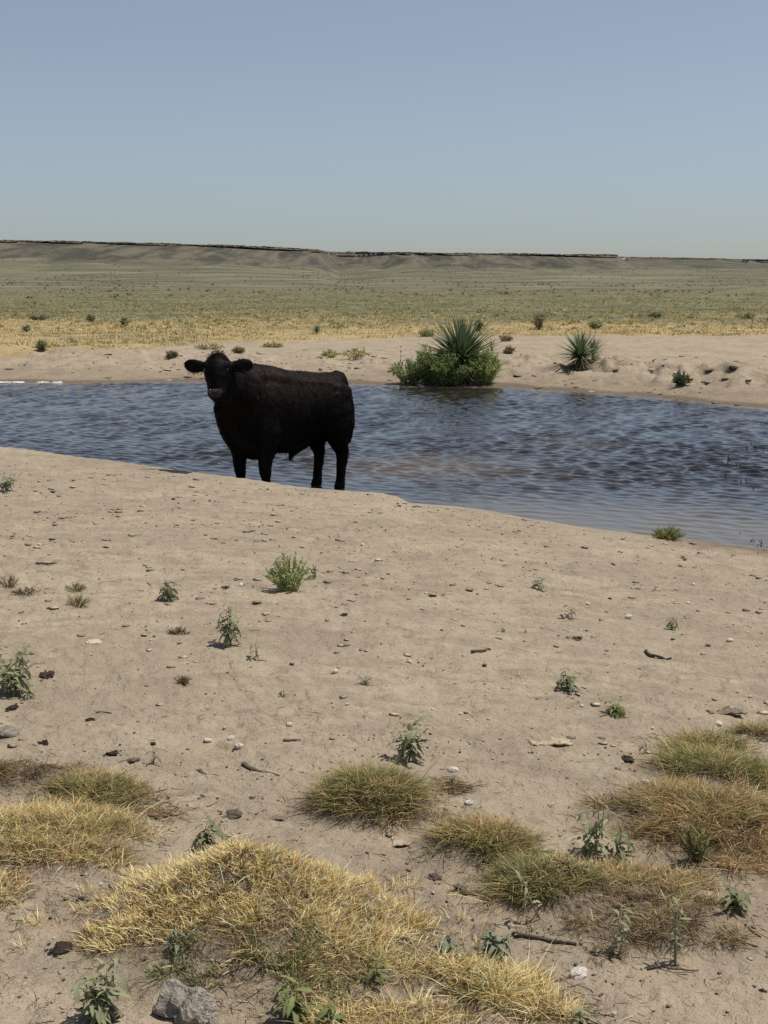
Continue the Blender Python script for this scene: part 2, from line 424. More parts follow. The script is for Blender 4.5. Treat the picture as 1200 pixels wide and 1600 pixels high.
# ------------------------------------------------------------------ where the grass grows (pedestals raise the ground)
GOLD = [lin(228, 202, 146), lin(218, 190, 128), lin(198, 168, 108), lin(236, 216, 170)]
TAN = [lin(190, 165, 118), lin(170, 146, 100), lin(205, 182, 136), lin(150, 128, 88)]
OLIVE = [lin(150, 140, 84), lin(132, 126, 76), lin(170, 156, 100), lin(116, 112, 66)]
GREEN = [lin(108, 114, 68), lin(92, 102, 60), lin(128, 128, 78), lin(80, 90, 54)]
RUST = [lin(168, 128, 78), lin(150, 112, 68), lin(184, 146, 94)]
DEAD = [lin(120, 100, 74), lin(98, 80, 58), lin(142, 120, 90), lin(80, 66, 50)]
C = lambda *a: dict(zip(('px', 'py', 'rx', 'ry', 'h', 'n', 'len', 'pal', 'flat', 'name', 'label', 'cat', 'wid'), a))
CLUMPS = [
 C(388, 1446, .43, .33, .215, 19000, .042, [(GOLD, .78), (TAN, .22)], .55, 'grass_mound', 'large golden dry grass mound nearest the camera, peaked in the middle', 'grass mound', 2.3),
 C(52, 1318, .29, .22, .060, 7000, .062, [(GOLD, .34), (TAN, .38), (OLIVE, .28)], .75, 'grass_clump', 'wide pale golden grass cushion at the left below a greener clump', 'grass', 2.0),
 C(150, 1248, .15, .12, .045, 3000, .060, [(OLIVE, .4), (GREEN, .25), (TAN, .25), (RUST, .1)], .8, 'grass_clump', 'olive green grass clump behind the wide pale golden cushion', 'grass', 2.0),
 C(30, 1222, .17, .12, .040, 1500, .06, [(DEAD, .85), (OLIVE, .15)], 1.3, 'grass_clump', 'matted dark brown dead grass at the left edge behind the golden cushion', 'dead grass', 2.2),
 C(584, 1262, .165, .14, .085, 4600, .078, [(OLIVE, .45), (GREEN, .28), (TAN, .27)], .85, 'grass_clump', 'rounded olive grass clump with a drooping weed growing just behind it', 'grass', 2.0),
 C(745, 1332, .145, .12, .060, 3300, .062, [(OLIVE, .42), (TAN, .34), (GREEN, .14), (RUST, .1)], .9, 'grass_clump', 'tan and olive grass clump on a crumbling pedestal, right of the rounded olive clump', 'grass', 2.0),
 C(845, 1398, .115, .11, .050, 2600, .062, [(GREEN, .40), (OLIVE, .40), (TAN, .2)], .9, 'grass_clump', 'mossy green grass clump with a leaning stalk in front', 'grass', 2.0),
 C(960, 1385, .22, .13, .020, 2400, .055, [(TAN, .42), (OLIVE, .28), (RUST, .12), (DEAD, .18)], 1.1, 'grass_clump', 'sparse straw grass between the mossy clump and the tall stalked weed', 'grass', 2.0),
 C(1085, 1288, .27, .19, .055, 6000, .078, [(OLIVE, .38), (TAN, .30), (RUST, .14), (DEAD, .18)], 1.0, 'grass_clump', 'broad rusty olive grass mat right of the bare stalked weed', 'grass', 2.0),
 C(1180, 1335, .26, .24, .03, 4200, .07, [(TAN, .40), (RUST, .22), (DEAD, .38)], 1.1, 'grass_clump', 'reddish straw grass at the right edge beside the broad rusty mat', 'grass', 2.0),
 C(1130, 1218, .24, .16, .045, 4200, .085, [(OLIVE, .45), (GREEN, .3), (TAN, .25)], .9, 'grass_clump', 'loose green grass patch behind the broad rusty mat', 'grass', 2.0),
 C(1105, 1172, .13, .09, .03, 1600, .075, [(OLIVE, .5), (TAN, .25), (GREEN, .25)], .9, 'grass_clump', 'low olive grass patch with a white stone at its back edge', 'grass', 2.0),
 C(1180, 1150, .085, .06, .020, 650, .075, [(OLIVE, .45), (TAN, .4), (GREEN, .15)], .7, 'grass_clump', 'spiky tuft at the right edge, farthest of the grasses near the camera on that side', 'grass', 2.0),
 C(1015, 1450, .24, .13, .018, 2600, .050, [(DEAD, .7), (OLIVE, .18), (TAN, .12)], 1.6, 'grass_clump', 'dark dead tangled grass litter round the two tall grey stalks', 'dead grass', 2.0),
 C(780, 1562, .15, .10, .022, 2400, .060, [(GOLD, .72), (OLIVE, .28)], .75, 'grass_clump', 'golden grass tuft at the bottom, right of the peaked mound', 'grass', 2.2),
 C(868, 1588, .07, .05, .010, 420, .065, [(GOLD, .6), (TAN, .4)], .7, 'grass_clump', 'thin straw tuft at the bottom beside a small leafy sprout', 'grass', 2.0),
 C(610, 1525, .26, .13, .012, 3600, .050, [(GOLD, .42), (TAN, .28), (OLIVE, .3)], .9, 'grass_clump', 'thin olive grass between the peaked mound and the bottom golden tuft', 'grass', 2.0),
 C(600, 1605, .24, .08, .012, 2200, .050, [(GOLD, .55), (TAN, .45)], .8, 'grass_clump', 'short straw grass cut by the lower edge of the view', 'grass', 2.0),
 C(400, 1548, .26, .08, .006, 420, .085, [(GREEN, .72), (OLIVE, .28)], .55, 'grass_clump', 'upright dark green grass blades beside the big grey rock', 'grass', 2.6),
 C(455, 1520, .24, .10, .008, 1300, .045, [(DEAD, .35), (TAN, .45), (OLIVE, .2)], 1.2, 'grass_clump', 'worn thin straw on the bare near face of the golden mound', 'grass', 2.0),
 C(2, 1405, .07, .10, .02, 700, .055, [(TAN, .6), (GOLD, .4)], .9, 'grass_clump', 'straw tuft at the left edge nearer than the golden cushion', 'grass', 2.0),
 C(235, 1275, .10, .08, .006, 380, .045, [(RUST, .4), (TAN, .4), (DEAD, .2)], 1.3, 'grass_clump', 'sparse reddish straw right of the olive clump on the left side', 'grass', 1.8),
 C(705, 1232, .055, .035, .004, 150, .045, [(DEAD, .4), (TAN, .6)], 1.2, 'grass_clump', 'wispy dry sprig right of the rounded olive clump near a white stone', 'grass', 1.6),
]
bf = lambda x, y: base_height(x, y)
for c in CLUMPS:
    c['p'] = at(c['px'], c['py'], bf)
for c in CLUMPS:
    MOUNDS.append((c['p'].x, c['p'].y, c['rx'], c['ry'], c['h']))
# bare humps of soil: shoulder in front of the golden mound, the crumbling edges under the clumps
for px, py, rx, ry, h in [(430, 1535, .45, .12, .03), (665, 1400, .10, .08, .02), (1000, 1420, .35, .15, .03), (1120, 1260, .4, .35, .03)]:
    p = at(px, py, bf); MOUNDS.append((p.x, p.y, rx, ry, h))

# ------------------------------------------------------------------ ground: one sheet
def fan(angles, radii):
    A, Q = np.meshgrid(angles, radii)
    x = Q * np.sin(A); y = Q * np.cos(A)
    na, nr = len(angles), len(radii)
    i = np.arange(nr - 1)[:, None] * na + np.arange(na - 1)[None, :]
    quads = np.stack([i, i + 1, i + na + 1, i + na], -1).reshape(-1, 4)[:, ::-1]
    return x.ravel(), y.ravel(), quads

def gseq(a, b, ratio):
    n = int(math.ceil(math.log(b / a) / math.log(ratio))); return list(a * (b / a) ** (np.arange(n) / n))
angs = np.concatenate([np.arange(-180, -60, 6), np.arange(-60, -22, 1.0), np.arange(-22, 22, .098), np.arange(22, 60, 1.0), np.arange(60, 180.1, 6)])
rad = [.05, .3, .6, .9, 1.2] + gseq(1.5, 5.5, 1.0065) + gseq(5.5, 28, 1.0095) + gseq(28, 46, 1.004) + gseq(46, 60, 1.0085) + gseq(60, 400, 1.012) + gseq(400, 1750, 1.011) + gseq(1750, 2800, 1.02) + gseq(2800, 9000, 1.15) + [9000]
gx, gy, gq = fan(np.radians(angs), np.array(rad))
gzv = height(gx, gy)
gt = np.clip(np.where(gy > .5, gx / np.maximum(gy, .5), 9 * np.sign(gx)), -.6, .6)
# zones: vegetation, wet sand, litter under the grass
vs0 = np.interp(gt, gs_t, gs_y)
veg = smooth(-1.5, 1.5, gy - vs0 + 2.6 * fbm(gx / 2.4, gy / 6, 2, 91)) * (gy > 20)
veg = np.maximum(veg, 1.0 * (np.hypot(gx, gy) > 75))
yfv = np.interp(gt, FT, FY)
wet = np.where(gy > 20, smooth(.085, .03, gzv + .03 * gnoise(gx / 1.1, gy / 1.5, 92)), smooth(.10, .02, gzv + .02 * gnoise(gx / .5, gy / .4, 98))) * (np.hypot(gx, gy) < 70)
wet = np.maximum(wet, .35 * smooth(.32, .12, gzv + .05 * gnoise(gx / 1.6, gy / 2., 93)) * (gy > 20) * (np.hypot(gx, gy) < 70))
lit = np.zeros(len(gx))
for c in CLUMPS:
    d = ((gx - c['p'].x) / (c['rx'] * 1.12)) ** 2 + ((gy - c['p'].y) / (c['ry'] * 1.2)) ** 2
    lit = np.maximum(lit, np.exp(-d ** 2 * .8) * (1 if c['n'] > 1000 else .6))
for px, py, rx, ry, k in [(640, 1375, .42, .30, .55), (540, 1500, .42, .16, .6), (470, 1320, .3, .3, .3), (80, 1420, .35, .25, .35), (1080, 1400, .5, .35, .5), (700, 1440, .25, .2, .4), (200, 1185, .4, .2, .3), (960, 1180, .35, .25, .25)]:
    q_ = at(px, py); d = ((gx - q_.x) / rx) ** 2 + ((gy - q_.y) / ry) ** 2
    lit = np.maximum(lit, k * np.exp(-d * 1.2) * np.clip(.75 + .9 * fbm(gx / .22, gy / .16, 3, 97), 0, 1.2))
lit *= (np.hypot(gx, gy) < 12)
dist = np.hypot(gx, gy)
olive = smooth(64, 98, dist + 24 * fbm(gx / 16, gy / 30, 3, 94))
slopez = smooth(230, 420, dist + 70 * fbm(gx / 50, gy / 120, 2, 95))
Rr = np.interp(gt, RT, rg_R) + np.where(gt > .168, 350, 0)
rock = smooth(.70, .79, gy / Rr + .07 * fbm(gx / 70, gy / 190, 3, 96))
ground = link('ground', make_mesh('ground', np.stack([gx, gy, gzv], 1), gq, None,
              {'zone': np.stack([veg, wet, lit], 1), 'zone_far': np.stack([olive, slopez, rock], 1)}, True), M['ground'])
tag(ground, 'bare trampled sand running out to dry grass plain and a mesa', kind='structure')

# ------------------------------------------------------------------ pond: wind ripples as real relief
wang = np.concatenate([np.arange(-60, -19, 1.0), np.arange(-19, 19, .10), np.arange(19, 60.1, 1.0)])
wr = np.concatenate([np.arange(9.5, 21, .030), np.arange(21, 42, .055)])
wx, wy, wq = fan(np.radians(wang), wr)
wz = np.zeros(len(wx))
wr_ = np.random.default_rng(11)
gust = .75 + .55 * fbm(wx / 2.6, wy / 2.0, 3, 33)
yn = np.interp(np.clip(wx / wy, -.6, .6), CT, CY) + .8
calm = .22 + .78 * smooth(.6, 4.0, wy - yn - .5 * gnoise(wx / 1.5, wy * 0, 37))
for k in range(72):
    lam = float(np.exp(wr_.uniform(np.log(.10), np.log(.36))))
    a = R(52) + wr_.normal(0, .48)
    kk = 2 * math.pi / lam
    ph = kk * (wx * math.cos(a) + wy * math.sin(a)) + wr_.uniform(0, 6.28) + 1.2 * np.sin(.7 * wx + k) * np.cos(.6 * wy + 2.1 * k)
    wz += np.sin(ph) * lam * .0078 * (lam / .3) ** .1
wz = wz + 8. * wz ** 2
wz *= gust * calm
zb = base_height(wx, wy, False)
shal = smooth(-.10, -.01, zb) * .8
shal = np.maximum(shal, .5 * np.exp(-((wx - .55) / 1.3) ** 2 - ((wy - 17.6) / 1.3) ** 2))
shal = np.maximum(shal, .2 * np.exp(-((wx - 2.8) / .9) ** 2 - ((wy - 20.5) / .9) ** 2))
shal = np.maximum(shal, .6 * smooth(2.4, 0., wy - yn) * smooth(-.5, 1.5, wx))
water = link('pond_water', make_mesh('pond_water', np.stack([wx, wy, wz], 1), wq, None,
             {'zone': np.stack([shal, shal, shal], 1)}, True), M['water'])
tag(water, 'muddy pond water with dark blue wind ripples', kind='structure')

# ------------------------------------------------------------------ rim of the mesa: a broken ledge of rock along the skyline
def rimrock(px0, px1, RT, rg_R, RZ, rg_c):
    pxs = np.arange(px0, px1, .8)
    t, _ = ray(pxs, np.full(len(pxs), 395.))
    Rm = np.interp(t, RT, rg_R); zt = np.interp(t, RT, RZ); ch = np.interp(t, RT, rg_c)
    x0 = t * Rm
    jag = .5 + .5 * fbm(x0 / 18, x0 * 0 + px0, 4, 201)
    brk = .4 + .6 * smooth(.22, .60, .5 + .5 * fbm(x0 / 45, x0 * 0 + 7, 3, 205))
    vs, q = [], []
    rows = 7
    for j in range(rows):
        f = j / (rows - 1)
        off = [6, 1.5, .8, -.3, .2, .9, 9][j]
        zj = zt - ch * .6 * (1 - min(1, f * 1.2)) * brk - 1.3 * (1 - brk) + (0 if j < rows - 2 else -.8 + 1.5 * jag * brk) + .5 * gnoise(x0 / 3.1, x0 * 0 + j * 2.3, 207)
        yj = Rm - 4 - ch * .6 * (1 - f) + 2.2 * fbm(x0 / 9, x0 * 0 + j * 1.7, 3, 210 + j) + (9 if j == rows - 1 else 0)
        vs.append(np.stack([x0 * yj / Rm, yj, zj], 1))
    V = np.concatenate(vs); n = len(pxs)
    i = np.arange(rows - 1)[:, None] * n + np.arange(n - 1)[None, :]
    Q = np.stack([i, i + 1, i + n + 1, i + n], -1).reshape(-1, 4)
    return V, Q
parts = [rimrock(-420, 966, RT, rg_R, RZ, rg_c), rimrock(962, 1640, BT, rb_R, BZ, rb_c)]
V = np.concatenate([p[0] for p in parts]); Q = np.concatenate([parts[0][1], parts[1][1] + len(parts[0][0])])
rim = tag(link('mesa_rimrock', make_mesh('mesa_rimrock', V, Q), M['rim']), 'dark broken rock ledge along the top of the mesa', kind='structure')

# ------------------------------------------------------------------ grass of the plain and scrub of the slopes (nobody could count them)
def ribbons(base, length, up_dir, bend_dir, bend, width, color, name, mat, levels=3):
    """curved tapering blades: base Nx3, up_dir/bend_dir Nx3 unit, bend/length/width N"""
    n = len(base)
    side = np.cross(up_dir, bend_dir); nn = np.linalg.norm(side, axis=1, keepdims=True)
    rnd = rng.normal(size=(n, 3)); rnd[:, 2] *= .2
    side = np.where(nn > .05, side / np.maximum(nn, 1e-6), rnd)
    side = side + .7 * rnd / np.maximum(np.linalg.norm(rnd, axis=1, keepdims=True), 1e-6)
    side /= np.maximum(np.linalg.norm(side, axis=1, keepdims=True), 1e-6)
    vs = []; L = length[:, None]; B = bend[:, None]
    for k in range(levels + 1):
        t = k / levels
        p = base + L * (up_dir * (t - .30 * B * t ** 3) + bend_dir * B * t ** 2)
        if k == levels: vs.append(p[:, None])
        else:
            w = (width * (1 - .55 * t ** 1.5) * .5)[:, None] * side
            vs.append(np.stack([p - w, p + w], 1))
    V = np.concatenate(vs, 1); m = V.shape[1]; V = V.reshape(-1, 3)
    o = (np.arange(n) * m)[:, None]
    quads = np.concatenate([o + np.array([2 * k, 2 * k + 1, 2 * k + 3, 2 * k + 2]) for k in range(levels - 1)], 0) if levels > 1 else None
    tris = o + np.array([2 * (levels - 1), 2 * (levels - 1) + 1, 2 * levels])
    return make_mesh(name, V, quads, tris, {'tint': np.repeat(color, m, 0)})

def unit(v): return v / np.maximum(np.linalg.norm(v, axis=1, keepdims=True), 1e-9)

def plain_grass():
    n = 44000
    a = np.radians(rng.uniform(-26, 26, n)); rr = np.exp(rng.uniform(np.log(40), np.log(330), n))
    x = rr * np.sin(a); y = rr * np.cos(a)
    s = np.interp(x / y, gs_t, gs_y)
    keep = (y - s + 2.6 * fbm(x / 2.4, y / 6, 2, 91) > .6) & (fbm(x / 3.5, y / 7, 2, 301) > -.35)
    x, y, rr = x[keep], y[keep], rr[keep]; n = len(x)
    ol = smooth(64, 105, rr + 24 * fbm(x / 16, y / 30, 3, 94)) * .9
    isol = rng.random(n) < ol + .05 + .55 * smooth(.02, .2, fbm(x / 6, y / 12, 2, 302)) + .3 * smooth(.05, .2, fbm(x / 2, y / 3, 2, 303))
    isol = isol & ~((rng.random(n) < .2))
    gold = np.array([lin(220, 194, 136), lin(208, 182, 122), lin(228, 206, 150), lin(196, 174, 120)])
    olv = np.array([lin(150, 146, 98), lin(138, 136, 90), lin(164, 154, 106), lin(174, 160, 112)])
    c = np.where(isol[:, None], olv[rng.integers(0, 4, n)], gold[rng.integers(0, 4, n)])
    nb = 4
    X = np.repeat(x, nb) + rng.normal(0, .13, n * nb); Y = np.repeat(y, nb) + rng.normal(0, .13, n * nb)
    Z = height(X, Y) - .01
    size = np.repeat(rng.uniform(.06, .15, n) * (1 + .3 * isol) * (.8 + .0012 * rr), nb) * rng.uniform(.7, 1.2, n * nb)
    an = rng.uniform(0, 6.28, n * nb); bd = np.stack([np.cos(an), np.sin(an), 0 * an], 1)
    up = unit(np.stack([rng.normal(0, .3, n * nb), rng.normal(0, .3, n * nb), np.ones(n * nb)], 1))
    col_ = np.repeat(c, nb, 0) * rng.uniform(.8, 1.15, (n * nb, 1))
    w = .026 + .00018 * np.repeat(rr, nb)
    me = ribbons(np.stack([X, Y, Z], 1), size, up, bd, rng.uniform(.2, .8, n * nb), w, col_, 'plain_grass', None, 2)
    return tag(link('plain_grass', me, M['grass']), 'dry golden and olive grass covering the plain beyond the pond', kind='stuff')
plain_grass()

def scrub(name, label, n, r0, r1, sz0, sz1, pal, thr, seed, flat=1.0):
    r_ = np.random.default_rng(seed)
    a = np.radians(r_.uniform(-26, 26, n)); rr = np.where(r_.random(n) < .6, np.sqrt(r_.uniform(r0 ** 2, r1 ** 2, n)), np.exp(r_.uniform(np.log(r0), np.log(r1), n)))
    x = rr * np.sin(a); y = rr * np.cos(a)
    s_ = np.interp(x / y, gs_t, gs_y)
    keep = (fbm(x / (r1 / 24), y / (r1 / 9), 3, 300 + seed) + .25 * r_.normal(size=n) > thr) & (y > s_ + 3)
    x, y, rr = x[keep], y[keep], rr[keep]; n = len(x)
    z = height(x, y); s0 = r_.uniform(sz0, sz1, n) * (1 + rr / 1500)
    V = []; nb = 14
    for k in range(nb):      # each bush is a loose ball of leaf flakes
        s = s0 * r_.uniform(.8, 1.2, n)
        cen = np.stack([x, y, z], 1) + np.stack([r_.normal(0, .6, n), r_.normal(0, .6, n), r_.uniform(.05, 1.0, n) * flat], 1) * s[:, None]
        d1 = unit(r_.normal(size=(n, 3))); d2 = unit(np.cross(d1, r_.normal(size=(n, 3))))
        sz = (s * r_.uniform(.35, .7, n))[:, None]
        V.append(np.stack([cen - d1 * sz, cen + d1 * sz, cen + d2 * sz * 1.3], 1))
    V = np.concatenate(V, 0); pal = np.array(pal)
    cc = np.tile(pal[r_.integers(0, len(pal), n)] * r_.uniform(.8, 1.2, (n, 1)), (nb, 1))
    me = make_mesh(name, V.reshape(-1, 3), None, np.arange(len(V) * 3).reshape(-1, 3), {'tint': np.repeat(cc, 3, 0)})
    return tag(link(name, me, M['shrub']), label, kind='stuff')
scrub('slope_scrub', 'small dark scrub bushes dotted over the far slope', 5600, 200, 1480, .13, .34, [lin(136, 132, 98), lin(122, 122, 88), lin(146, 138, 104), lin(128, 118, 92)], .02, 11)
scrub('plain_tussocks', 'olive and straw tussocks scattered over the plain beyond the pond', 7000, 60, 330, .06, .17, [lin(172, 162, 114), lin(156, 152, 106), lin(196, 178, 128), lin(146, 142, 100), lin(206, 188, 138)], -.05, 12, .7)

# ------------------------------------------------------------------ the grass clumps near the camera
def clump(c):
    cx, cy = c['p'].x, c['p'].y
    root = empty(c['name'], (cx, cy, gz(cx, cy)), c['label'], c['cat'], 'grass clumps on the near sand')
    mound = c['name'] == 'grass_mound'
    sx = float(rng.uniform(0, 99))
    # tussocks first, then the blades that fan out of each
    nt = max(16, c['n'] // 16)
    tu = rng.uniform(-1.45, 1.45, (nt * 3, 2)); d = np.hypot(tu[:, 0], tu[:, 1])
    X0 = cx + tu[:, 0] * c['rx']; Y0 = cy + tu[:, 1] * c['ry']
    broken = c['rx'] >= .2 and not mound and c['px'] > 600           # the mats on the right are worn through
    edge_ = (.92 if broken else .95) + (1.25 if broken else .75) * fbm(X0 / .15 + sx, Y0 / .15, 3, 440)
    if broken: d = d + .9 * np.clip(fbm(X0 / .11 + sx, Y0 / .09, 3, 442) - .05, 0, 1)
    ok = (d < edge_) & (rng.random(nt * 3) < 1.25 - .55 * (d / edge_) ** 2) & (fbm(X0 / .075, Y0 / .075, 2, 441) > (-.36 if c['n'] > 2000 else -.15))
    ok |= (d < edge_ + .5) & (rng.random(nt * 3) < .045)             # strays round the edge
    if mound: ok &= (tu[:, 1] + .30 * fbm(X0 / .15, Y0 / .1, 2, 431) > -.80 + .25 * rng.random(nt * 3))
    tu = tu[ok][:nt]; nt = len(tu)
    tsz = rng.uniform(.6, 1.35, nt); tdir = rng.uniform(0, 6.28, nt)
    tx_ = cx + tu[:, 0] * c['rx']; ty_ = cy + tu[:, 1] * c['ry']
    sel = fbm(tx_ / .10 + sx, ty_ / .10, 2, 445) + rng.normal(0, .16, nt)
    order = np.argsort(np.argsort(sel)) / max(1, nt)
    names = {id(GOLD): 'golden_blades', id(TAN): 'straw_blades', id(OLIVE): 'olive_blades', id(GREEN): 'green_blades', id(RUST): 'rusty_blades', id(DEAD): 'dead_blades'}
    # a mat of dead leaves under every clump
    pals = [(pal, s, 1.0, 1.0) for pal, s in c['pal']] + ([(DEAD, 1.0, .30, 1.7)] if c['pal'][0][0] is not DEAD else [])
    lo = 0.
    for pi, (pal, share, dens, fl) in enumerate(pals):
        if dens == 1.0: mine = np.where((order >= lo) & (order < lo + share))[0]; lo += share
        else: mine = np.arange(nt)
        if len(mine) == 0: continue
        nb = max(5, int(27 * dens * c.get('dens', 1)))
        k = np.repeat(mine, nb); n = len(k)
        if dens == 1.0:                       # some strays of this colour among the neighbours
            sw = rng.random(n) < .22; k = np.where(sw, rng.integers(0, nt, n), k)
        off = rng.normal(0, .012 * (2.2 if dens < 1 else 1), (n, 2))
        x = tx_[k] + off[:, 0]; y = ty_[k] + off[:, 1]
        z = height(x, y) - .006
        u = np.stack([(x - cx) / c['rx'], (y - cy) / c['ry']], 1); edge = np.hypot(u[:, 0], u[:, 1])
        out = np.stack([u[:, 0], u[:, 1] * .8, 0 * x], 1) / np.maximum(edge, .05)[:, None]
        fanv = np.stack([off[:, 0], off[:, 1], 0 * x], 1) / .014
        an = rng.uniform(0, 6.28, n); rd = np.stack([np.cos(an), np.sin(an), 0 * an], 1)
        tl = np.stack([np.cos(tdir[k]), np.sin(tdir[k]), 0 * an], 1)
        flat = c['flat'] * fl
        up = unit(out * (np.minimum(edge, 1.2) * .34 * flat)[:, None] + fanv * .45 * flat + tl * .42 * flat + rd * (.42 * flat) + np.array([0, 0, 1.]))
        bd = unit(out * .4 + fanv * .3 + rd * 1.0 + np.array([0, 0, -.1]))
        L = c['len'] * .74 * tsz[k] * rng.uniform(.35, 1.35, n) * np.where(rng.random(n) < .02, 1.9, 1) * (.8 if dens < 1 else 1)
        P = np.array(pal); colr = P[rng.integers(0, len(P), n)]
        grey = colr.mean(1, keepdims=True)
        colr = (colr * .97 + grey * .03) * rng.uniform(.72, 1.25, (n, 1)) * (1.2 if dens == 1 else 1.1)
        me = ribbons(np.stack([x - cx, y - cy, z - root.location.z], 1), L, up, bd, rng.uniform(.2, 1.25, n) * min(1.2, flat + .2),
                     np.full(n, c['wid'] * .00105) * rng.uniform(.6, 1.45, n), np.clip(colr, 0, .85), 'blades', None, 3)
        tag(link(names[id(pal)] if dens == 1.0 else 'dead_thatch', me, M['grass'], root), kind='stuff')
    return root
for c in CLUMPS: clump(c)
# ------------------------------------------------------------------ the bull
def loft(mb, rings, n=20):
    """rings: (centre, axis, side, half width, half depth); closed tube with rounded caps"""
    vs = []; fs = []
    full = []
    for idx, (c, ax, sd, a, b) in enumerate(rings): full.append((Vector(c), Vector(ax).normalized(), Vector(sd), a, b))
    c, ax, sd, a, b = full[0]; full.insert(0, (c - ax * min(a, b) * .45, ax, sd, a * .55, b * .55))
    c, ax, sd, a, b = full[-1]; full.append((c + ax * min(a, b) * .45, ax, sd, a * .55, b * .55))
    for c, ax, sd, a, b in full:
        s = (sd - ax * sd.dot(ax)).normalized(); u = ax.cross(s)
        for k in range(n):
            an = 2 * math.pi * k / n
            vs.append(c + s * math.cos(an) * a + u * math.sin(an) * b)
    m = len(full)
    for i in range(m - 1):
        for k in range(n):
            k2 = (k + 1) % n
            fs.append((i * n + k, i * n + k2, (i + 1) * n + k2, (i + 1) * n + k))
    fs.append(tuple(range(n))[::-1]); fs.append(tuple((m - 1) * n + k for k in range(n)))
    mb.add(vs, fs)

def path(mb, pts, side=(0, 1, 0), n=16):
    """pts: (x, y, z, half width across side, half depth)"""
    rings = []
    for i, p in enumerate(pts):
        a = Vector(pts[max(i - 1, 0)][:3]); b = Vector(pts[min(i + 1, len(pts) - 1)][:3])
        rings.append((p[:3], b - a, side, p[3], p[4]))
    loft(mb, rings, n)

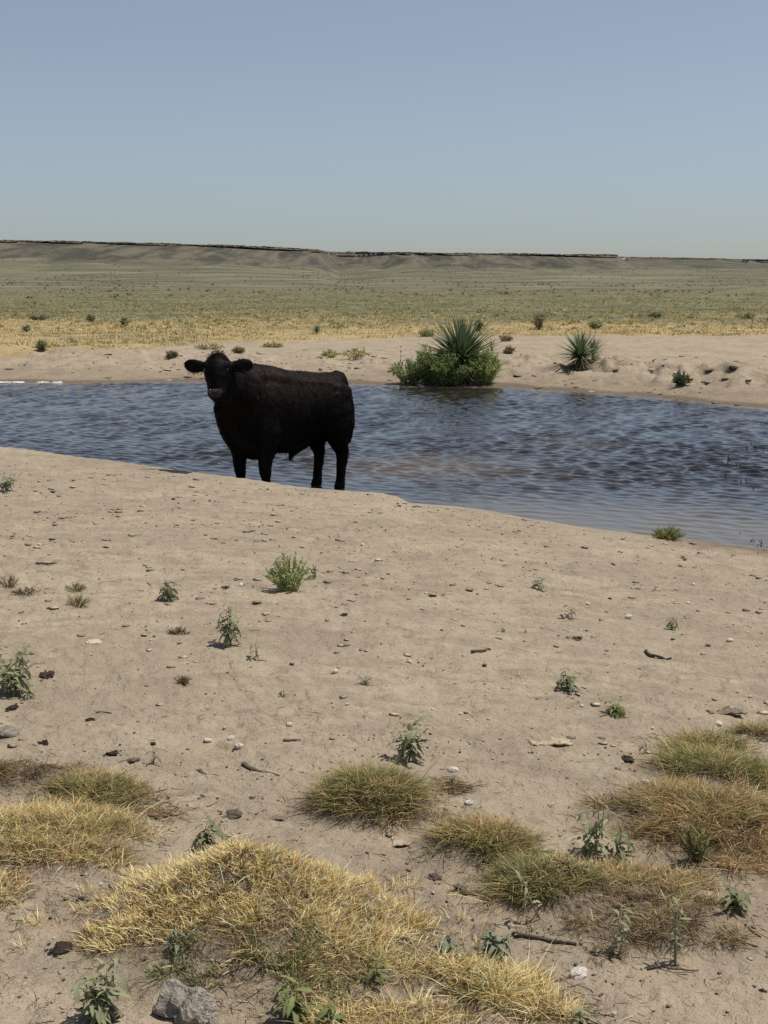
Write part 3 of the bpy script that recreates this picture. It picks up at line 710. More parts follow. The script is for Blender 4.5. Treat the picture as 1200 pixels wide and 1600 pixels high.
BULL_PX, BULL_D, BULL_TH = 454, 15.45, 44.0
def make_bull():
    th = R(BULL_TH)
    ox = (BULL_PX - 600) / FPX * BULL_D * 1.003
    root = empty('bull', (ox, BULL_D, -.065), 'black bull standing at the water edge with its head turned to face us', 'bull', None, math.pi + th)
    root.scale = (1.03,) * 3
    # local frame: +x forward, +y its left, +z up; world forward = (-cos th, -sin th)
    mb = MB()
    torso = [(-.71, 1.14, .15, .19), (-.64, 1.08, .235, .255), (-.48, 1.045, .295, .305), (-.22, 1.02, .315, .37), (.06, .985, .33, .425),
             (.30, .985, .33, .455), (.48, .99, .325, .44), (.62, 1.00, .28, .38), (.73, 1.00, .20, .28)]
    loft(mb, [((x, 0, z), (1, 0, 0), (0, 1, 0), hw, hh) for x, z, hw, hh in torso], 28)
    # loin, hooks and rump crown
    path(mb, [(-.75, 0, 1.25, .11, .10), (-.62, 0, 1.225, .20, .135), (-.35, 0, 1.205, .26, .155), (0, 0, 1.235, .26, .165), (.30, 0, 1.295, .25, .175), (.52, 0, 1.305, .21, .20), (.72, .02, 1.30, .19, .19)])
    for s in (-1, 1):
        path(mb, [(-.38, s * .16, 1.22, .09, .08), (-.48, s * .185, 1.18, .11, .11), (-.58, s * .18, 1.08, .13, .18)])          # hook bone
        # shoulder and forearm
        fx = .50 if s > 0 else .56
        path(mb, [(.42, s * .19, 1.12, .08, .15), (.46, s * .20, .98, .115, .20), (.50, s * .215, .78, .125, .17), (fx, s * .21, .62, .105, .125),
                  (fx + .01, s * .185, .50, .078, .088), (fx + .015, s * .18, .40, .066, .072), (fx + .01, s * .18, .34, .060, .066), (fx, s * .18, .25, .046, .050), (fx, s * .18, .15, .047, .050), (fx + .015, s * .18, .10, .056, .060), (fx + .035, s * .18, .06, .056, .062)])
        # thigh, gaskin, hock, shank
        hx = -.545 if s > 0 else -.515
        path(mb, [(-.46, s * .15, 1.12, .16, .22), (-.47, s * .185, .92, .155, .25), (-.50, s * .20, .76, .13, .20), (hx + .02, s * .195, .63, .095, .135),
                  (hx - .035, s * .185, .53, .074, .095), (hx - .06, s * .18, .455, .062, .078), (hx - .055, s * .18, .39, .056, .066), (hx - .04, s * .18, .27, .050, .055), (hx - .03, s * .18, .16, .050, .054), (hx - .02, s * .18, .10, .056, .060), (hx + .0, s * .18, .06, .056, .062)])
        # buttock down to the hock
        path(mb, [(-.67, s * .11, 1.16, .11, .10), (-.67, s * .14, .96, .12, .11), (-.66, s * .165, .78, .11, .12), (-.63, s * .18, .60, .08, .085)])
    # brisket and dewlap
    path(mb, [(.30, 0, .60, .17, .10), (.52, 0, .60, .19, .14), (.70, .0, .70, .17, .155), (.82, .04, .84, .14, .16), (.94, .10, .98, .115, .15), (1.05, .16, 1.12, .085, .12)])
    # belly line and sheath
    path(mb, [(.18, 0, .58, .13, .07), (-.05, 0, .565, .11, .07), (-.28, 0, .63, .10, .06)])
    path(mb, [(-.16, 0, .58, .05, .05), (-.07, 0, .535, .048, .055), (-.01, 0, .485, .036, .042), (.012, 0, .45, .024, .026)])
    path(mb, [(-.42, 0, .72, .06, .06), (-.44, 0, .62, .065, .06), (-.45, 0, .55, .045, .045)])                               # scrotum
    # neck: from the shoulders forward and to its left
    hp = Vector((1.175, .25, 1.47))
    path(mb, [(.40, 0, 1.08, .26, .36), (.62, .03, 1.13, .24, .33), (.80, .09, 1.19, .205, .285), (.96, .16, 1.27, .165, .235), (1.09, .215, 1.36, .13, .18)])
    # tail
    path(mb, [(-.66, .0, 1.34, .045, .045), (-.755, .01, 1.325, .038, .038), (-.815, .015, 1.23, .03, .03), (-.815, .02, 1.0, .024, .024), (-.79, .03, .75, .019, .019), (-.77, .04, .55, .016, .016)])
    # head: faces the camera; its own frame in bull coordinates
    yaw = math.pi / 2 - th + R(8)                        # from bull forward round to the viewer
    f = Vector((math.cos(yaw - R(9)), math.sin(yaw - R(9)), 0)); l = Vector((-f.y, f.x, 0)); u = Vector((0, 0, 1))
    ax = (f * .40 - u * .915).normalized(); nrm = (f * .915 + u * .40).normalized()
    H = lambda s, d=0, w=0: hp + ax * (s * .82) + nrm * d + l * w
    head = [(-.215, -.02, .045, .05), (-.18, -.01, .088, .085), (-.12, .0, .122, .115), (-.05, .01, .140, .14), (.03, .01, .143, .15), (.11, .005, .126, .145), (.19, .005, .104, .125), (.26, .005, .092, .108), (.31, .005, .096, .100), (.35, .0, .088, .085)]
    loft(mb, [(H(s, d), ax, l, hw, hd) for s, d, hw, hd in head], 24)
    loft(mb, [(H(.05, -.10), ax, l, .11, .10), (H(.17, -.09), ax, l, .085, .09), (H(.29, -.06), ax, l, .07, .075)], 16)  # jaw
    loft(mb, [(H(.33, .06), ax, l, .082, .045), (H(.375, .05), ax, l, .066, .04)], 16)                    # nose pad bulge
    loft(mb, [(H(.385, .0), ax, l, .055, .045)] * 1 + [(H(.40, -.01), ax, l, .045, .04)], 14)             # lower lip
    for s in (-1, 1):
        loft(mb, [(H(-.015, .10, s * .10), l, nrm, .045, .05), (H(-.015, .085, s * .128), l, nrm, .04, .045)], 12)   # brow
        loft(mb, [(H(.085, .09, s * .085), ax, l, .03, .04), (H(.16, .09, s * .065), ax, l, .028, .03)], 12)
        # ears: held out sideways, cupped, drooping a little at the back edge
        e0 = H(-.055, -.03, s * .112)
        tipu = .12 if s > 0 else .10
        d = (l * s + u * tipu - f * .12).normalized()
        sec = [(0, .042, .038), (.045, .056, .038), (.10, .072, .036), (.16, .080, .030), (.205, .066, .024), (.24, .040, .018)]
        loft(mb, [(e0 + d * k + u * (-.008 * math.sin(k * 12)), d, u, a, b) for k, a, b in sec], 14)
    raw = link('raw', mb.mesh('raw'))
    m1 = raw.modifiers.new('r', 'REMESH'); m1.mode = 'VOXEL'; m1.voxel_size = .0125; m1.use_smooth_shade = True
    m2 = raw.modifiers.new('s', 'SMOOTH'); m2.factor = .5; m2.iterations = 16
    dg = bpy.context.evaluated_depsgraph_get(); dg.update()
    me = bpy.data.meshes.new_from_object(raw.evaluated_get(dg)); me.name = 'body'
    bpy.data.objects.remove(raw)
    me.materials.clear()
    me.polygons.foreach_set('use_smooth', [True] * len(me.polygons))
    # a little unevenness: folds on the neck, muscle, coat
    co = np.empty(len(me.vertices) * 3, np.float32); no = np.empty_like(co)
    me.vertices.foreach_get('co', co); me.vertices.foreach_get('normal', no)
    co = co.reshape(-1, 3); no = no.reshape(-1, 3)
    hd_ = np.linalg.norm(co - np.array(hp), axis=1)
    nz = .007 * fbm(co[:, 0] / .16 + co[:, 1] / .2, co[:, 2] / .3, 3, 501) + .0015 * gnoise(co[:, 0] / .035 + co[:, 1] / .03, co[:, 2] / .06, 505)
    nz = nz + .004 * np.exp(-(hd_ / .2) ** 2) * gnoise(co[:, 0] / .02 + 3, co[:, 2] / .022 + co[:, 1] / .03, 507)
    me.vertices.foreach_set('co', (co + no * nz[:, None]).astype(np.float32).ravel()); me.update()
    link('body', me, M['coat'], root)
    # short hair over the whole body, browned by the sun along the back
    npoly = len(me.polygons); ce = np.empty(npoly * 3, np.float32); nn = np.empty_like(ce); ar = np.empty(npoly, np.float32)
    me.polygons.foreach_get('center', ce); me.polygons.foreach_get('normal', nn); me.polygons.foreach_get('area', ar)
    ce = ce.reshape(-1, 3); nn = nn.reshape(-1, 3)
    k = rng.choice(npoly, 85000, p=ar / ar.sum()); pn = nn[k]; jit = rng.normal(0, .006, (len(k), 3)); pc = ce[k] + jit - pn * (jit * pn).sum(1, keepdims=True) - .001 * pn
    lay = np.stack([-.45 + .3 * gnoise(pc[:, 0] / .2, pc[:, 2] / .2, 520), .3 * gnoise(pc[:, 0] / .15 + 9, pc[:, 2] / .15, 521), np.full(len(k), -1.)], 1)
    hd2 = np.linalg.norm(pc - np.array(hp), axis=1)
    lay = lay - pn * (lay * pn).sum(1, keepdims=True); lay = unit(lay + .14 * rng.normal(size=lay.shape))
    up_ = unit(lay + pn * rng.uniform(.01, .07, (len(k), 1)))
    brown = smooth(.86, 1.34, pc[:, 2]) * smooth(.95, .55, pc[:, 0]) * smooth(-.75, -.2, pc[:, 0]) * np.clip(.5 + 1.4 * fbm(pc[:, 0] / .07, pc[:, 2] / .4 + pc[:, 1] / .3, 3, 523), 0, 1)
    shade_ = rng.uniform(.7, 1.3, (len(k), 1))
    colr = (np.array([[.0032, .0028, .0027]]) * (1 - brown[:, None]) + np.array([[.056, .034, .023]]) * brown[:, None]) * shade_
    hl = np.where(hd2 < .33, .012, .034) * rng.uniform(.6, 1.3, len(k))
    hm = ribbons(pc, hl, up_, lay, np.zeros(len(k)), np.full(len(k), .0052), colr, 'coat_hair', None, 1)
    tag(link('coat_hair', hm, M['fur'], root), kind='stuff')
    # eyes
    for s in (-1, 1):
        b = MB(); cen = H(.035, .098, s * .112)
        path(b, [(*(cen - l * s * .016), .012, .012), (*cen, .019, .019), (*(cen + l * s * .012), .012, .012)], tuple(nrm), 12)
        b.build('eye', M['eye'], root)
    # muzzle: bare grey skin with two nostrils
    b = MB()
    loft(b, [(H(.300, .092), ax, l, .052, .018), (H(.325, .100), ax, l, .072, .024), (H(.352, .096), ax, l, .070, .024), (H(.380, .076), ax, l, .052, .020)], 20)
    mz = b.build('muzzle', M['muzzle'], root)
    for s in (-1, 1):
        b = MB(); c0 = H(.332, .121, s * .047)
        path(b, [(*(c0 - ax * .020 + l * s * .006), .014, .010), (*c0, .023, .014), (*(c0 + ax * .016 - l * s * .010), .011, .010)], tuple(l), 10)
        b.build('nostril', M['eye'], mz)
    # curls on the forehead and poll, ear fringe, sheath tassel, tail switch
    def tuft(name, roots, dirs, Ls, bend, wid):
        n = len(roots); an = rng.uniform(0, 6.28, n)
        bd = unit(np.stack([np.cos(an), np.sin(an), rng.normal(0, .6, n)], 1))
        me = ribbons(np.array(roots), Ls, unit(np.array(dirs)), bd, np.full(n, bend) * rng.uniform(.5, 1.3, n), np.full(n, wid), np.full((n, 3), .01), name, None, 3)
        return tag(link(name, me, M['hair'], root), kind='stuff')
    ro, di = [], []
    for k in range(700):
        s = rng.uniform(-.235, -.02); w = rng.uniform(-1, 1); hw = np.interp(s, [-.235, -.18, -.12, -.05, 0], [.045, .088, .122, .138, .14])
        dd = np.interp(s, [-.235, -.18, -.12, -.05, 0], [.05, .085, .115, .14, .15])
        sg = 1 if rng.random() < .72 else -1
        p = H(s, sg * dd * math.sqrt(max(0, 1 - w * w)) * .96, w * hw * .97)
        ro.append(p); di.append(nrm * sg * math.sqrt(1 - w * w) + l * w * .8 - ax * (.9 if s < -.16 else .3))
    tuft('poll_hair', ro, di, rng.uniform(.010, .024, 700), 1.5, .005)
    for s in (-1, 1):
        ro, di = [], []
        e0 = H(-.035, -.03, s * .115)
        for k in range(90):
            q = rng.uniform(.03, .19); ro.append(e0 + l * s * q - u * rng.uniform(.0, .05) + f * .012); di.append(l * s * .5 - u * 1.0 + f * rng.uniform(-.3, .5))
        tuft('ear_fringe', ro, di, rng.uniform(.02, .045, 90), .5, .004)
    n = 60
    tuft('sheath_hair', np.stack([rng.normal(.01, .012, n), rng.normal(0, .012, n), np.full(n, .46)], 1), np.stack([rng.normal(0, .25, n), rng.normal(0, .2, n), -np.ones(n)], 1), rng.uniform(.04, .085, n), .3, .005)
    n = 160
    tuft('tail_switch', np.stack([rng.normal(-.77, .012, n), rng.normal(.04, .012, n), rng.uniform(.48, .62, n)], 1), np.stack([rng.normal(0, .12, n), rng.normal(0, .12, n), -np.ones(n)], 1), rng.uniform(.12, .26, n), .12, .006)
    # hooves, two claws each
    for hx, hy in ((.535, .18), (.595, -.18), (-.545, .18), (-.515, -.18)):
        for s in (-1, 1):
            b = MB()
            path(b, [(hx - .03, hy + s * .028, -.005, .028, .055), (hx - .01, hy + s * .028, .03, .027, .050), (hx - .02, hy + s * .026, .075, .024, .040)], (0, 1, 0), 12)
            b.build('hoof', M['hoof'], root)
    return root
bull = make_bull()
# ------------------------------------------------------------------ leaves, weeds, yuccas, shrubs
def leaf_mesh(name, length, width, droop, lobes, seed, tint, fold=.25):
    r_ = random.Random(seed); n = 7; vs = []; fs = []; cs = []
    for i in range(n + 1):
        t = i / n
        x = length * (t - .22 * droop * t ** 3); z = -length * droop * .75 * t ** 2
        w = width * .5 * (math.sin(math.pi * min(1, t * .92 + .06)) ** .8) * (1 + lobes * math.sin(i * 2.4 + seed))
        if i == n: w = width * .02
        y0 = .06 * width * math.sin(i * 1.1 + seed)
        wav = .10 * width * math.sin(i * 2.1 + seed * 2)
        vs += [(x, y0 - w, z + fold * w + wav), (x, y0, z), (x, y0 + w, z + fold * w - wav)]
        k = r_.uniform(.85, 1.1); cs += [tuple(c * k for c in tint), tuple(min(1, c * 1.15) for c in tint), tuple(c * k for c in tint)]
    for i in range(n):
        a = i * 3
        fs += [(a, a + 3, a + 4, a + 1), (a + 1, a + 4, a + 5, a + 2)]
    mb = MB(); mb.v = vs; mb.f = fs; mb.c = cs
    me = mb.mesh(name); me.materials.append(M['leaf']); return me

SAGE = lin(142, 144, 112); SAGE_D = lin(120, 124, 90); WEED_G = lin(120, 128, 80); FEATH = lin(164, 172, 116); BLUEG = lin(126, 134, 110)
LEAVES = {}
for key, tint, lob in (('sage', SAGE, .18), ('dark', SAGE_D, .22), ('green', WEED_G, .12), ('blue', BLUEG, .12)):
    LEAVES[key] = [leaf_mesh('leaf_' + key, 1.0, .22 + .035 * k, .32 + .36 * k, lob * 1.6, 3 * k + 1, tint) for k in range(4)]
STEM_T = {'sage': lin(150, 148, 116), 'dark': lin(110, 110, 82), 'green': lin(120, 118, 78), 'blue': lin(130, 128, 104)}

def frame(d, up=Vector((0, 0, 1))):
    x = Vector(d).normalized(); y = up.cross(x)
    if y.length < 1e-3: y = Vector((1, 0, 0)).cross(x)
    y.normalize(); z = x.cross(y); m = Matrix((x, y, z)).transposed(); return m.to_4x4()

def weed(px, py, hpx, spread, stems, per, leaf_px, key, label, seed, name='weed', lean=0., group='leafy weeds on the near sand', droop=.3, single=True):
    r_ = random.Random(seed)
    p = at(px, py); m = p.y * 1.05 / FPX                       # metres per photo pixel at that depth
    root = empty(name, p - Vector((0, 0, .004)), label, 'plant', group, 0)
    Ht = hpx * m; Lf = leaf_px * m
    fol = MB()
    for s in range(stems):
        az = r_.uniform(0, 6.28) if stems > 1 else 0
        out = spread * m * r_.uniform(.25, 1.0) * .5 if stems > 1 else 0
        hh = Ht * r_.uniform(.68, .92) if stems > 1 else Ht * .88
        if s == 0: hh = Ht * .9; out *= .4
        tip = Vector((math.cos(az) * out + lean * Ht, math.sin(az) * out, hh)); mid = tip * .5 + Vector((-.12 * tip.x, -.1 * tip.y, .08 * hh))
        pts = [Vector((r_.uniform(-.1, .1) * out, r_.uniform(-.1, .1) * out, 0)), mid * .55 + Vector((r_.uniform(-1, 1), r_.uniform(-1, 1), 0)) * .03 * Ht, mid + Vector((r_.uniform(-1, 1), r_.uniform(-1, 1), 0)) * .03 * Ht, tip]
        rad = max(.0016, Ht * .014)
        b = MB(); b.tube(pts, [rad, rad * .85, rad * .7, rad * .4], 5, STEM_T[key])
        b.build('stem', M['stem'], root)
        for k in range(per):
            t = .22 + .78 * (k + r_.uniform(0, .8)) / per
            seg = min(2, int(t * 3)); q = t * 3 - seg
            pos = pts[seg].lerp(pts[seg + 1], min(1, q))
            a = az + k * 2.4 + r_.uniform(-.5, .5); el = r_.uniform(-.25, .62) + (.35 if t > .9 else 0)
            d = Vector((math.cos(a) * math.cos(el), math.sin(a) * math.cos(el), math.sin(el)))
            size = Lf * r_.uniform(.6, 1.15) * (.75 + .4 * (1 - abs(t - .6)))
            mat = Matrix.Translation(pos) @ frame(d) @ Matrix.Rotation(r_.uniform(-.5, .5), 4, 'X') @ Matrix.Diagonal((size, size, size, 1))
            me = LEAVES[key][min(3, int(r_.random() * 4 * (1 if droop > .2 else .6)))]
            if single:
                o = bpy.data.objects.new('leaf', me); col.objects.link(o); o.parent = root; o.matrix_local = mat
            else:
                n0 = len(fol.v)
                fol.v += [tuple(mat @ v.co) for v in me.vertices]
                fol.f += [tuple(i + n0 for i in pl.vertices) for pl in me.polygons]
                fol.c += [tuple(x.color[:3]) for x in me.color_attributes['tint'].data]
    if not single: tag(fol.build('foliage', M['leaf'], root), kind='stuff')
    return root

W = weed
W(160, 1603, 112, 84, 9, 12, 33, 'sage', 'bushy grey green weed nearest the camera, at the lower left of the golden mound', 1)
W(318, 1328, 56, 72, 5, 7, 26, 'dark', 'dark spreading weed just behind the peak of the golden mound', 2)
W(637, 1192, 78, 62, 7, 9, 28, 'sage', 'drooping weed rising behind the rounded olive grass clump', 3)
W(932, 1338, 116, 50, 3, 9, 21, 'sage', 'tall bare stalked weed with curling leaves at the left edge of the rusty grass mat', 4)
W(915, 1328, 48, 30, 2, 5, 26, 'sage', 'short forked weed at the foot of the tall bare stalked weed', 5)
W(968, 1338, 52, 22, 3, 4, 30, 'dark', 'narrow upright dark weed right of the tall bare stalked weed', 6)
W(360, 1010, 70, 64, 8, 10, 19, 'sage', 'biggest broad leaved weed out on the middle sand, casting a dark shadow', 7)
W(400, 1030, 40, 30, 2, 6, 16, 'sage', 'small weed at the right foot of the biggest broad leaved weed', 8)
W(262, 937, 38, 36, 4, 7, 18, 'dark', 'drooping dark weed alone on the sand, left of the feathery green bush', 9)
W(842, 922, 27, 32, 4, 6, 12, 'sage', 'small weed on the far right sand closest to the pond', 10)
W(894, 967, 24, 26, 2, 3, 20, 'dark', 'two leaved sprout beside a pale stone, right of centre', 11)
W(1048, 984, 24, 30, 4, 5, 14, 'dark', 'low dark rosette weed farthest right on the bare sand', 12)
W(888, 1081, 40, 46, 4, 7, 17, 'dark', 'dark leafy weed with a small shadow, above the low bright green weed', 13)
W(962, 1121, 30, 46, 6, 6, 20, 'green', 'low bright green weed with upright narrow leaves', 14)
W(570, 1070, 17, 34, 3, 5, 10, 'dark', 'wilted little weed on the open sand right of two white stones', 15, single=False)
W(240, 1197, 32, 20, 2, 5, 14, 'dark', 'stubby dark weed on crumbled dung at the left', 16)
W(443, 1091, 12, 12, 1, 5, 8, 'dark', 'tiny star shaped seedling alone on the middle sand', 17, single=False)
W(784, 988, 12, 8, 1, 5, 7, 'dark', 'tiny seedling left of another tiny one, below the pale stone', 18, single=False)
W(821, 990, 12, 8, 1, 5, 6, 'dark', 'tiny seedling nearest left of the two leaved sprout', 19, single=False)
W(1150, 1425, 42, 70, 5, 6, 30, 'dark', 'dark green broad leaved weed at the right edge below the rusty mat', 20)
W(905, 1606, 38, 44, 3, 5, 28, 'sage', 'leafy sprout cut by the lower edge right of the golden tufts', 21)
W(590, 1540, 58, 36, 1, 7, 30, 'green', 'single stalked green weed in the thin grass before the golden mound', 22)
W(700, 1488, 40, 22, 3, 4, 26, 'blue', 'blue green shoot at the right foot of the golden mound', 23)
W(770, 1492, 40, 70, 7, 5, 28, 'blue', 'spreading blue green shoots beside the pale curled scrap', 24)
W(275, 1490, 46, 28, 3, 5, 26, 'blue', 'dusky blue green weed on the worn near face of the golden mound', 25)
W(462, 1592, 62, 50, 5, 7, 34, 'green', 'tufted green weed at the bottom between grass blades and a smaller twin', 26, droop=.1)
W(518, 1604, 48, 40, 4, 6, 30, 'green', 'smaller tufted green weed at the bottom, right of the taller one', 27, droop=.1)
W(1055, 1512, 128, 40, 2, 13, 20, 'sage', 'taller of two grey stalks standing in the dead grass litter', 28)
W(968, 1500, 92, 60, 3, 8, 22, 'sage', 'branching pale stalk left of the taller grey stalk in the dead litter', 29)
W(845, 1440, 130, 12, 1, 7, 20, 'sage', 'long thin leaning stalk in front of the mossy grass clump', 30, lean=-.55)
W(1000, 1262, 26, 14, 2, 4, 20, 'dark', 'single dark shoot at the back edge of the rusty grass mat', 31)
W(22, 1085, 82, 100, 9, 10, 26, 'sage', 'silvery leafy bush cut by the left edge beside a dung clod', 32, single=False)
W(10, 768, 30, 44, 7, 9, 11, 'blue', 'low blue green bush at the left edge near the pond bank', 33, single=False)
W(45, 1092, 20, 40, 4, 6, 12, 'sage', 'low yellowing sprig at the foot of the silvery bush', 34, single=False)
W(1010, 1178, 34, 60, 4, 2, 10, 'sage', 'dead wiry weed skeleton above the dark clod on the right', 35, single=False)

def feathery(px, py, hpx, wpx, n_st, tint, label, seed, name='bush', cat='bush', group=None, leaf=.012, lw=.35, per=40, tint2=None, upright=.5):
    """bush of many thin stems thick with small leaves"""
    r_ = np.random.default_rng(seed)
    p = at(px, py); m = p.y * 1.05 / FPX
    root = empty(name, p - Vector((0, 0, .01)), label, cat, group)
    H_, W_ = hpx * m, wpx * m * .5
    st = MB(); B, D, Cc = [], [], []
    for s in range(n_st):
        a = r_.uniform(0, 6.28); k = math.sqrt(r_.random())
        tip = np.array([math.cos(a) * W_ * k, math.sin(a) * W_ * k * .8, H_ * (1 - .5 * k ** 2) * r_.uniform(.7, 1.05)])
        b0 = np.array([tip[0] * .25, tip[1] * .25, 0]); c1 = b0 * .5 + tip * .5 + np.array([tip[0] * -.1, 0, H_ * .1])
        pts = [(1 - t) ** 2 * b0 + 2 * t * (1 - t) * c1 + t * t * tip for t in (0, .33, .66, 1)]
        st.tube(pts, [.006 * H_ ** .5, .005 * H_ ** .5, .004 * H_ ** .5, .002], 4, tuple(c * .8 for c in tint))
        for q in range(per):
            t = r_.uniform(.12, 1.0); P_ = (1 - t) ** 2 * b0 + 2 * t * (1 - t) * c1 + t * t * tip
            d = (tip - b0); d = d / np.linalg.norm(d) * upright + r_.normal(0, .55, 3); d /= np.linalg.norm(d)
            B.append(P_); D.append(d); k2 = r_.uniform(.7, 1.2)
            tt = tint if tint2 is None or r_.random() < .6 else tint2
            Cc.append([c * k2 for c in tt])
    tag(st.build('stem', M['stem'], root), kind='stuff')
    n = len(B); B = np.array(B); D = np.array(D)
    an = r_.uniform(0, 6.28, n); bd = np.stack([np.cos(an), np.sin(an), r_.normal(-.2, .3, n)], 1)
    me = ribbons(B, np.full(n, leaf) * r_.uniform(.6, 1.3, n), D, unit(bd), r_.uniform(0, .5, n), np.full(n, leaf * lw), np.clip(np.array(Cc), 0, 1), 'foliage', None, 2)
    tag(link('foliage', me, M['shrub'], root), kind='stuff')
    return root
feathery(452, 924, 62, 84, 42, FEATH, 'feathery light green bush on the middle of the bare sand', 41, leaf=.026, lw=.36, per=40, tint2=lin(186, 188, 138))
feathery(492, 905, 30, 30, 4, SAGE, 'thin sprig sticking out right of the feathery green bush', 42, 'weed', 'plant', leaf=.022, per=18)
feathery(1044, 843, 20, 50, 60, lin(140, 140, 84), 'low yellow green grass fringe at the water edge on the right', 43, 'grass_tuft', 'grass', leaf=.05, lw=.12, per=14, upright=1.)

YL = [lin(112, 124, 90), lin(94, 108, 76), lin(132, 142, 106)]
def yucca_leaf(k):
    """stiff narrow blade, V in section, with a fine point"""
    vs, fs, cs = [], [], []
    n = 6
    for i in range(n + 1):
        t = i / n; w = .027 * (1 - t) ** .7 * (1 + .5 * math.sin(math.pi * min(1, t * 1.6))) * .8 + .0006
        z = -.10 * k * t ** 2.2
        vs += [(t, -w, z + w * .7), (t, 0, z), (t, w, z + w * .7)]
        c = tuple(x * (.92 + .2 * t) for x in YL[k % 3]); cs += [c, tuple(x * 1.1 for x in c), c]
    for i in range(n):
        a = i * 3; fs += [(a, a + 3, a + 4, a + 1), (a + 1, a + 4, a + 5, a + 2)]
    mb = MB(); mb.v, mb.f, mb.c = vs, fs, cs
    me = mb.mesh('leaf'); me.materials.append(M['yucca']); return me
YM = [yucca_leaf(k) for k in range(4)]
def yucca(p, leaf_len, n, label, seed, el0=-.15, raise_=.25, skirt=True, single=True, group=None):
    r_ = random.Random(seed)
    root = empty('yucca', p, label, 'yucca', group)
    b = MB(); b.tube([(0, 0, -.05), (.01, 0, raise_ * .5), (0, 0, raise_ + .12 * leaf_len)], [.10 * leaf_len, .085 * leaf_len, .05 * leaf_len], 9, lin(96, 80, 58))
    b.build('trunk', M['stem'], root)
    fol = MB()
    for k in range(n):
        u = (k + .5) / n; a = k * 2.39996 + r_.uniform(-.2, .2)
        el = el0 + (1.45 - el0) * u ** .85 + r_.uniform(-.1, .1)
        d = Vector((math.cos(a) * math.cos(el), math.sin(a) * math.cos(el), math.sin(el)))
        L = leaf_len * r_.uniform(.78, 1.08) * (.8 + .2 * math.sin(math.pi * min(1, u * 1.2)))
        mat = Matrix.Translation(Vector((d.x, d.y, 0)) * .03 * leaf_len + Vector((0, 0, raise_ + .10 * leaf_len * u))) @ frame(d) @ Matrix.Diagonal((L, L * 1.05, L, 1))
        me = YM[min(3, int(r_.random() * 4 * (1.1 - u)))]
        if single:
            o = bpy.data.objects.new('leaf', me); col.objects.link(o); o.parent = root; o.matrix_local = mat
        else:
            n0 = len(fol.v); fol.v += [tuple(mat @ v.co) for v in me.vertices]
            fol.f += [tuple(i + n0 for i in pl.vertices) for pl in me.polygons]; fol.c += [tuple(x.color[:3]) for x in me.color_attributes['tint'].data]
    if not single: tag(fol.build('foliage', M['yucca'], root), kind='stuff')
    if skirt:
        m = 260; an = rng.uniform(0, 6.28, m); el = rng.uniform(-1.1, -.1, m)
        D = np.stack([np.cos(an) * np.cos(el), np.sin(an) * np.cos(el), np.sin(el)], 1)
        B = D * np.array([1, 1, 0]) * .06 * leaf_len + np.stack([0 * an, 0 * an, rng.uniform(.35, 1., m) * raise_], 1)
        cc = np.array([lin(128, 112, 84), lin(104, 90, 66), lin(146, 130, 100)])[rng.integers(0, 3, m)]
        me = ribbons(B, leaf_len * rng.uniform(.3, .62, m), D, unit(np.stack([D[:, 0], D[:, 1], -np.ones(m)], 1)), rng.uniform(.2, .5, m), np.full(m, .022 * leaf_len + .004), cc, 'dead_leaves', None, 2)
        tag(link('dead_leaves', me, M['grass'], root), kind='stuff')
    return root
# the big yucca by the water with the shrubs that crowd round it
yb = at(716, 596)
mb_ = yb.y / FPX
yucca(Vector((yb.x + .05, yb.y - .15, yb.z)), 82 * mb_, 270, 'biggest yucca, rising out of green shrubs at the far water edge', 51, el0=.12, raise_=30 * mb_)
feathery(700, 602, 56, 108, 140, lin(142, 156, 98), 'dark green shrub under the big yucca at the water line', 52, 'shrub', 'shrub', 'shrubs round the big yucca', leaf=.12, lw=.2, per=60, tint2=lin(158, 168, 112))
feathery(757, 600, 56, 54, 80, lin(168, 180, 112), 'lighter green shrub on the right side of the big yucca', 53, 'shrub', 'shrub', 'shrubs round the big yucca', leaf=.12, lw=.2, per=60, tint2=lin(184, 192, 128))
feathery(642, 600, 40, 70, 60, lin(154, 164, 116), 'low grey green shrub left of the big yucca', 54, 'shrub', 'shrub', 'shrubs round the big yucca', leaf=.10, lw=.2, per=44)
feathery(672, 601, 60, 64, 80, lin(146, 160, 108), 'middle shrub between the big yucca and the low grey green one', 57, 'shrub', 'shrub', 'shrubs round the big yucca', leaf=.11, lw=.2, per=54)
for q, (px, hp_, lb) in enumerate([(648, 62, 'tall leafy spike at the far left of the big yucca'), (626, 54, 'shorter leafy spike standing leftmost by the low grey green shrub')]):
    feathery(px, 600, hp_, 10, 3, lin(88, 98, 62), lb, 55 + q, 'weed_spike', 'plant', leaf=.07, lw=.25, per=40, upright=1.2)
# the second yucca
y2 = at(906, 577); m2 = y2.y / FPX
yucca(y2, 50 * m2, 170, 'rounded yucca with a shaggy dry skirt on the right far bank', 61, el0=-.3, raise_=18 * m2)
y3 = at(926, 566); yucca(y3, 34 * y3.y / FPX, 60, 'pale smaller yucca leaning out from behind the rounded one', 62, el0=.1, raise_=.2, skirt=False)
y4 = at(495, 521); yucca(y4, 18 * y4.y / FPX, 60, 'small spiky yucca standing on the golden plain above the bull', 63, el0=.1, raise_=.05, skirt=False, single=False)
y5 = at(768, 548); yucca(y5, 22 * y5.y / FPX, 26, 'sparse small yucca just right behind the big one', 64, el0=.25, raise_=.05, skirt=False, single=False)
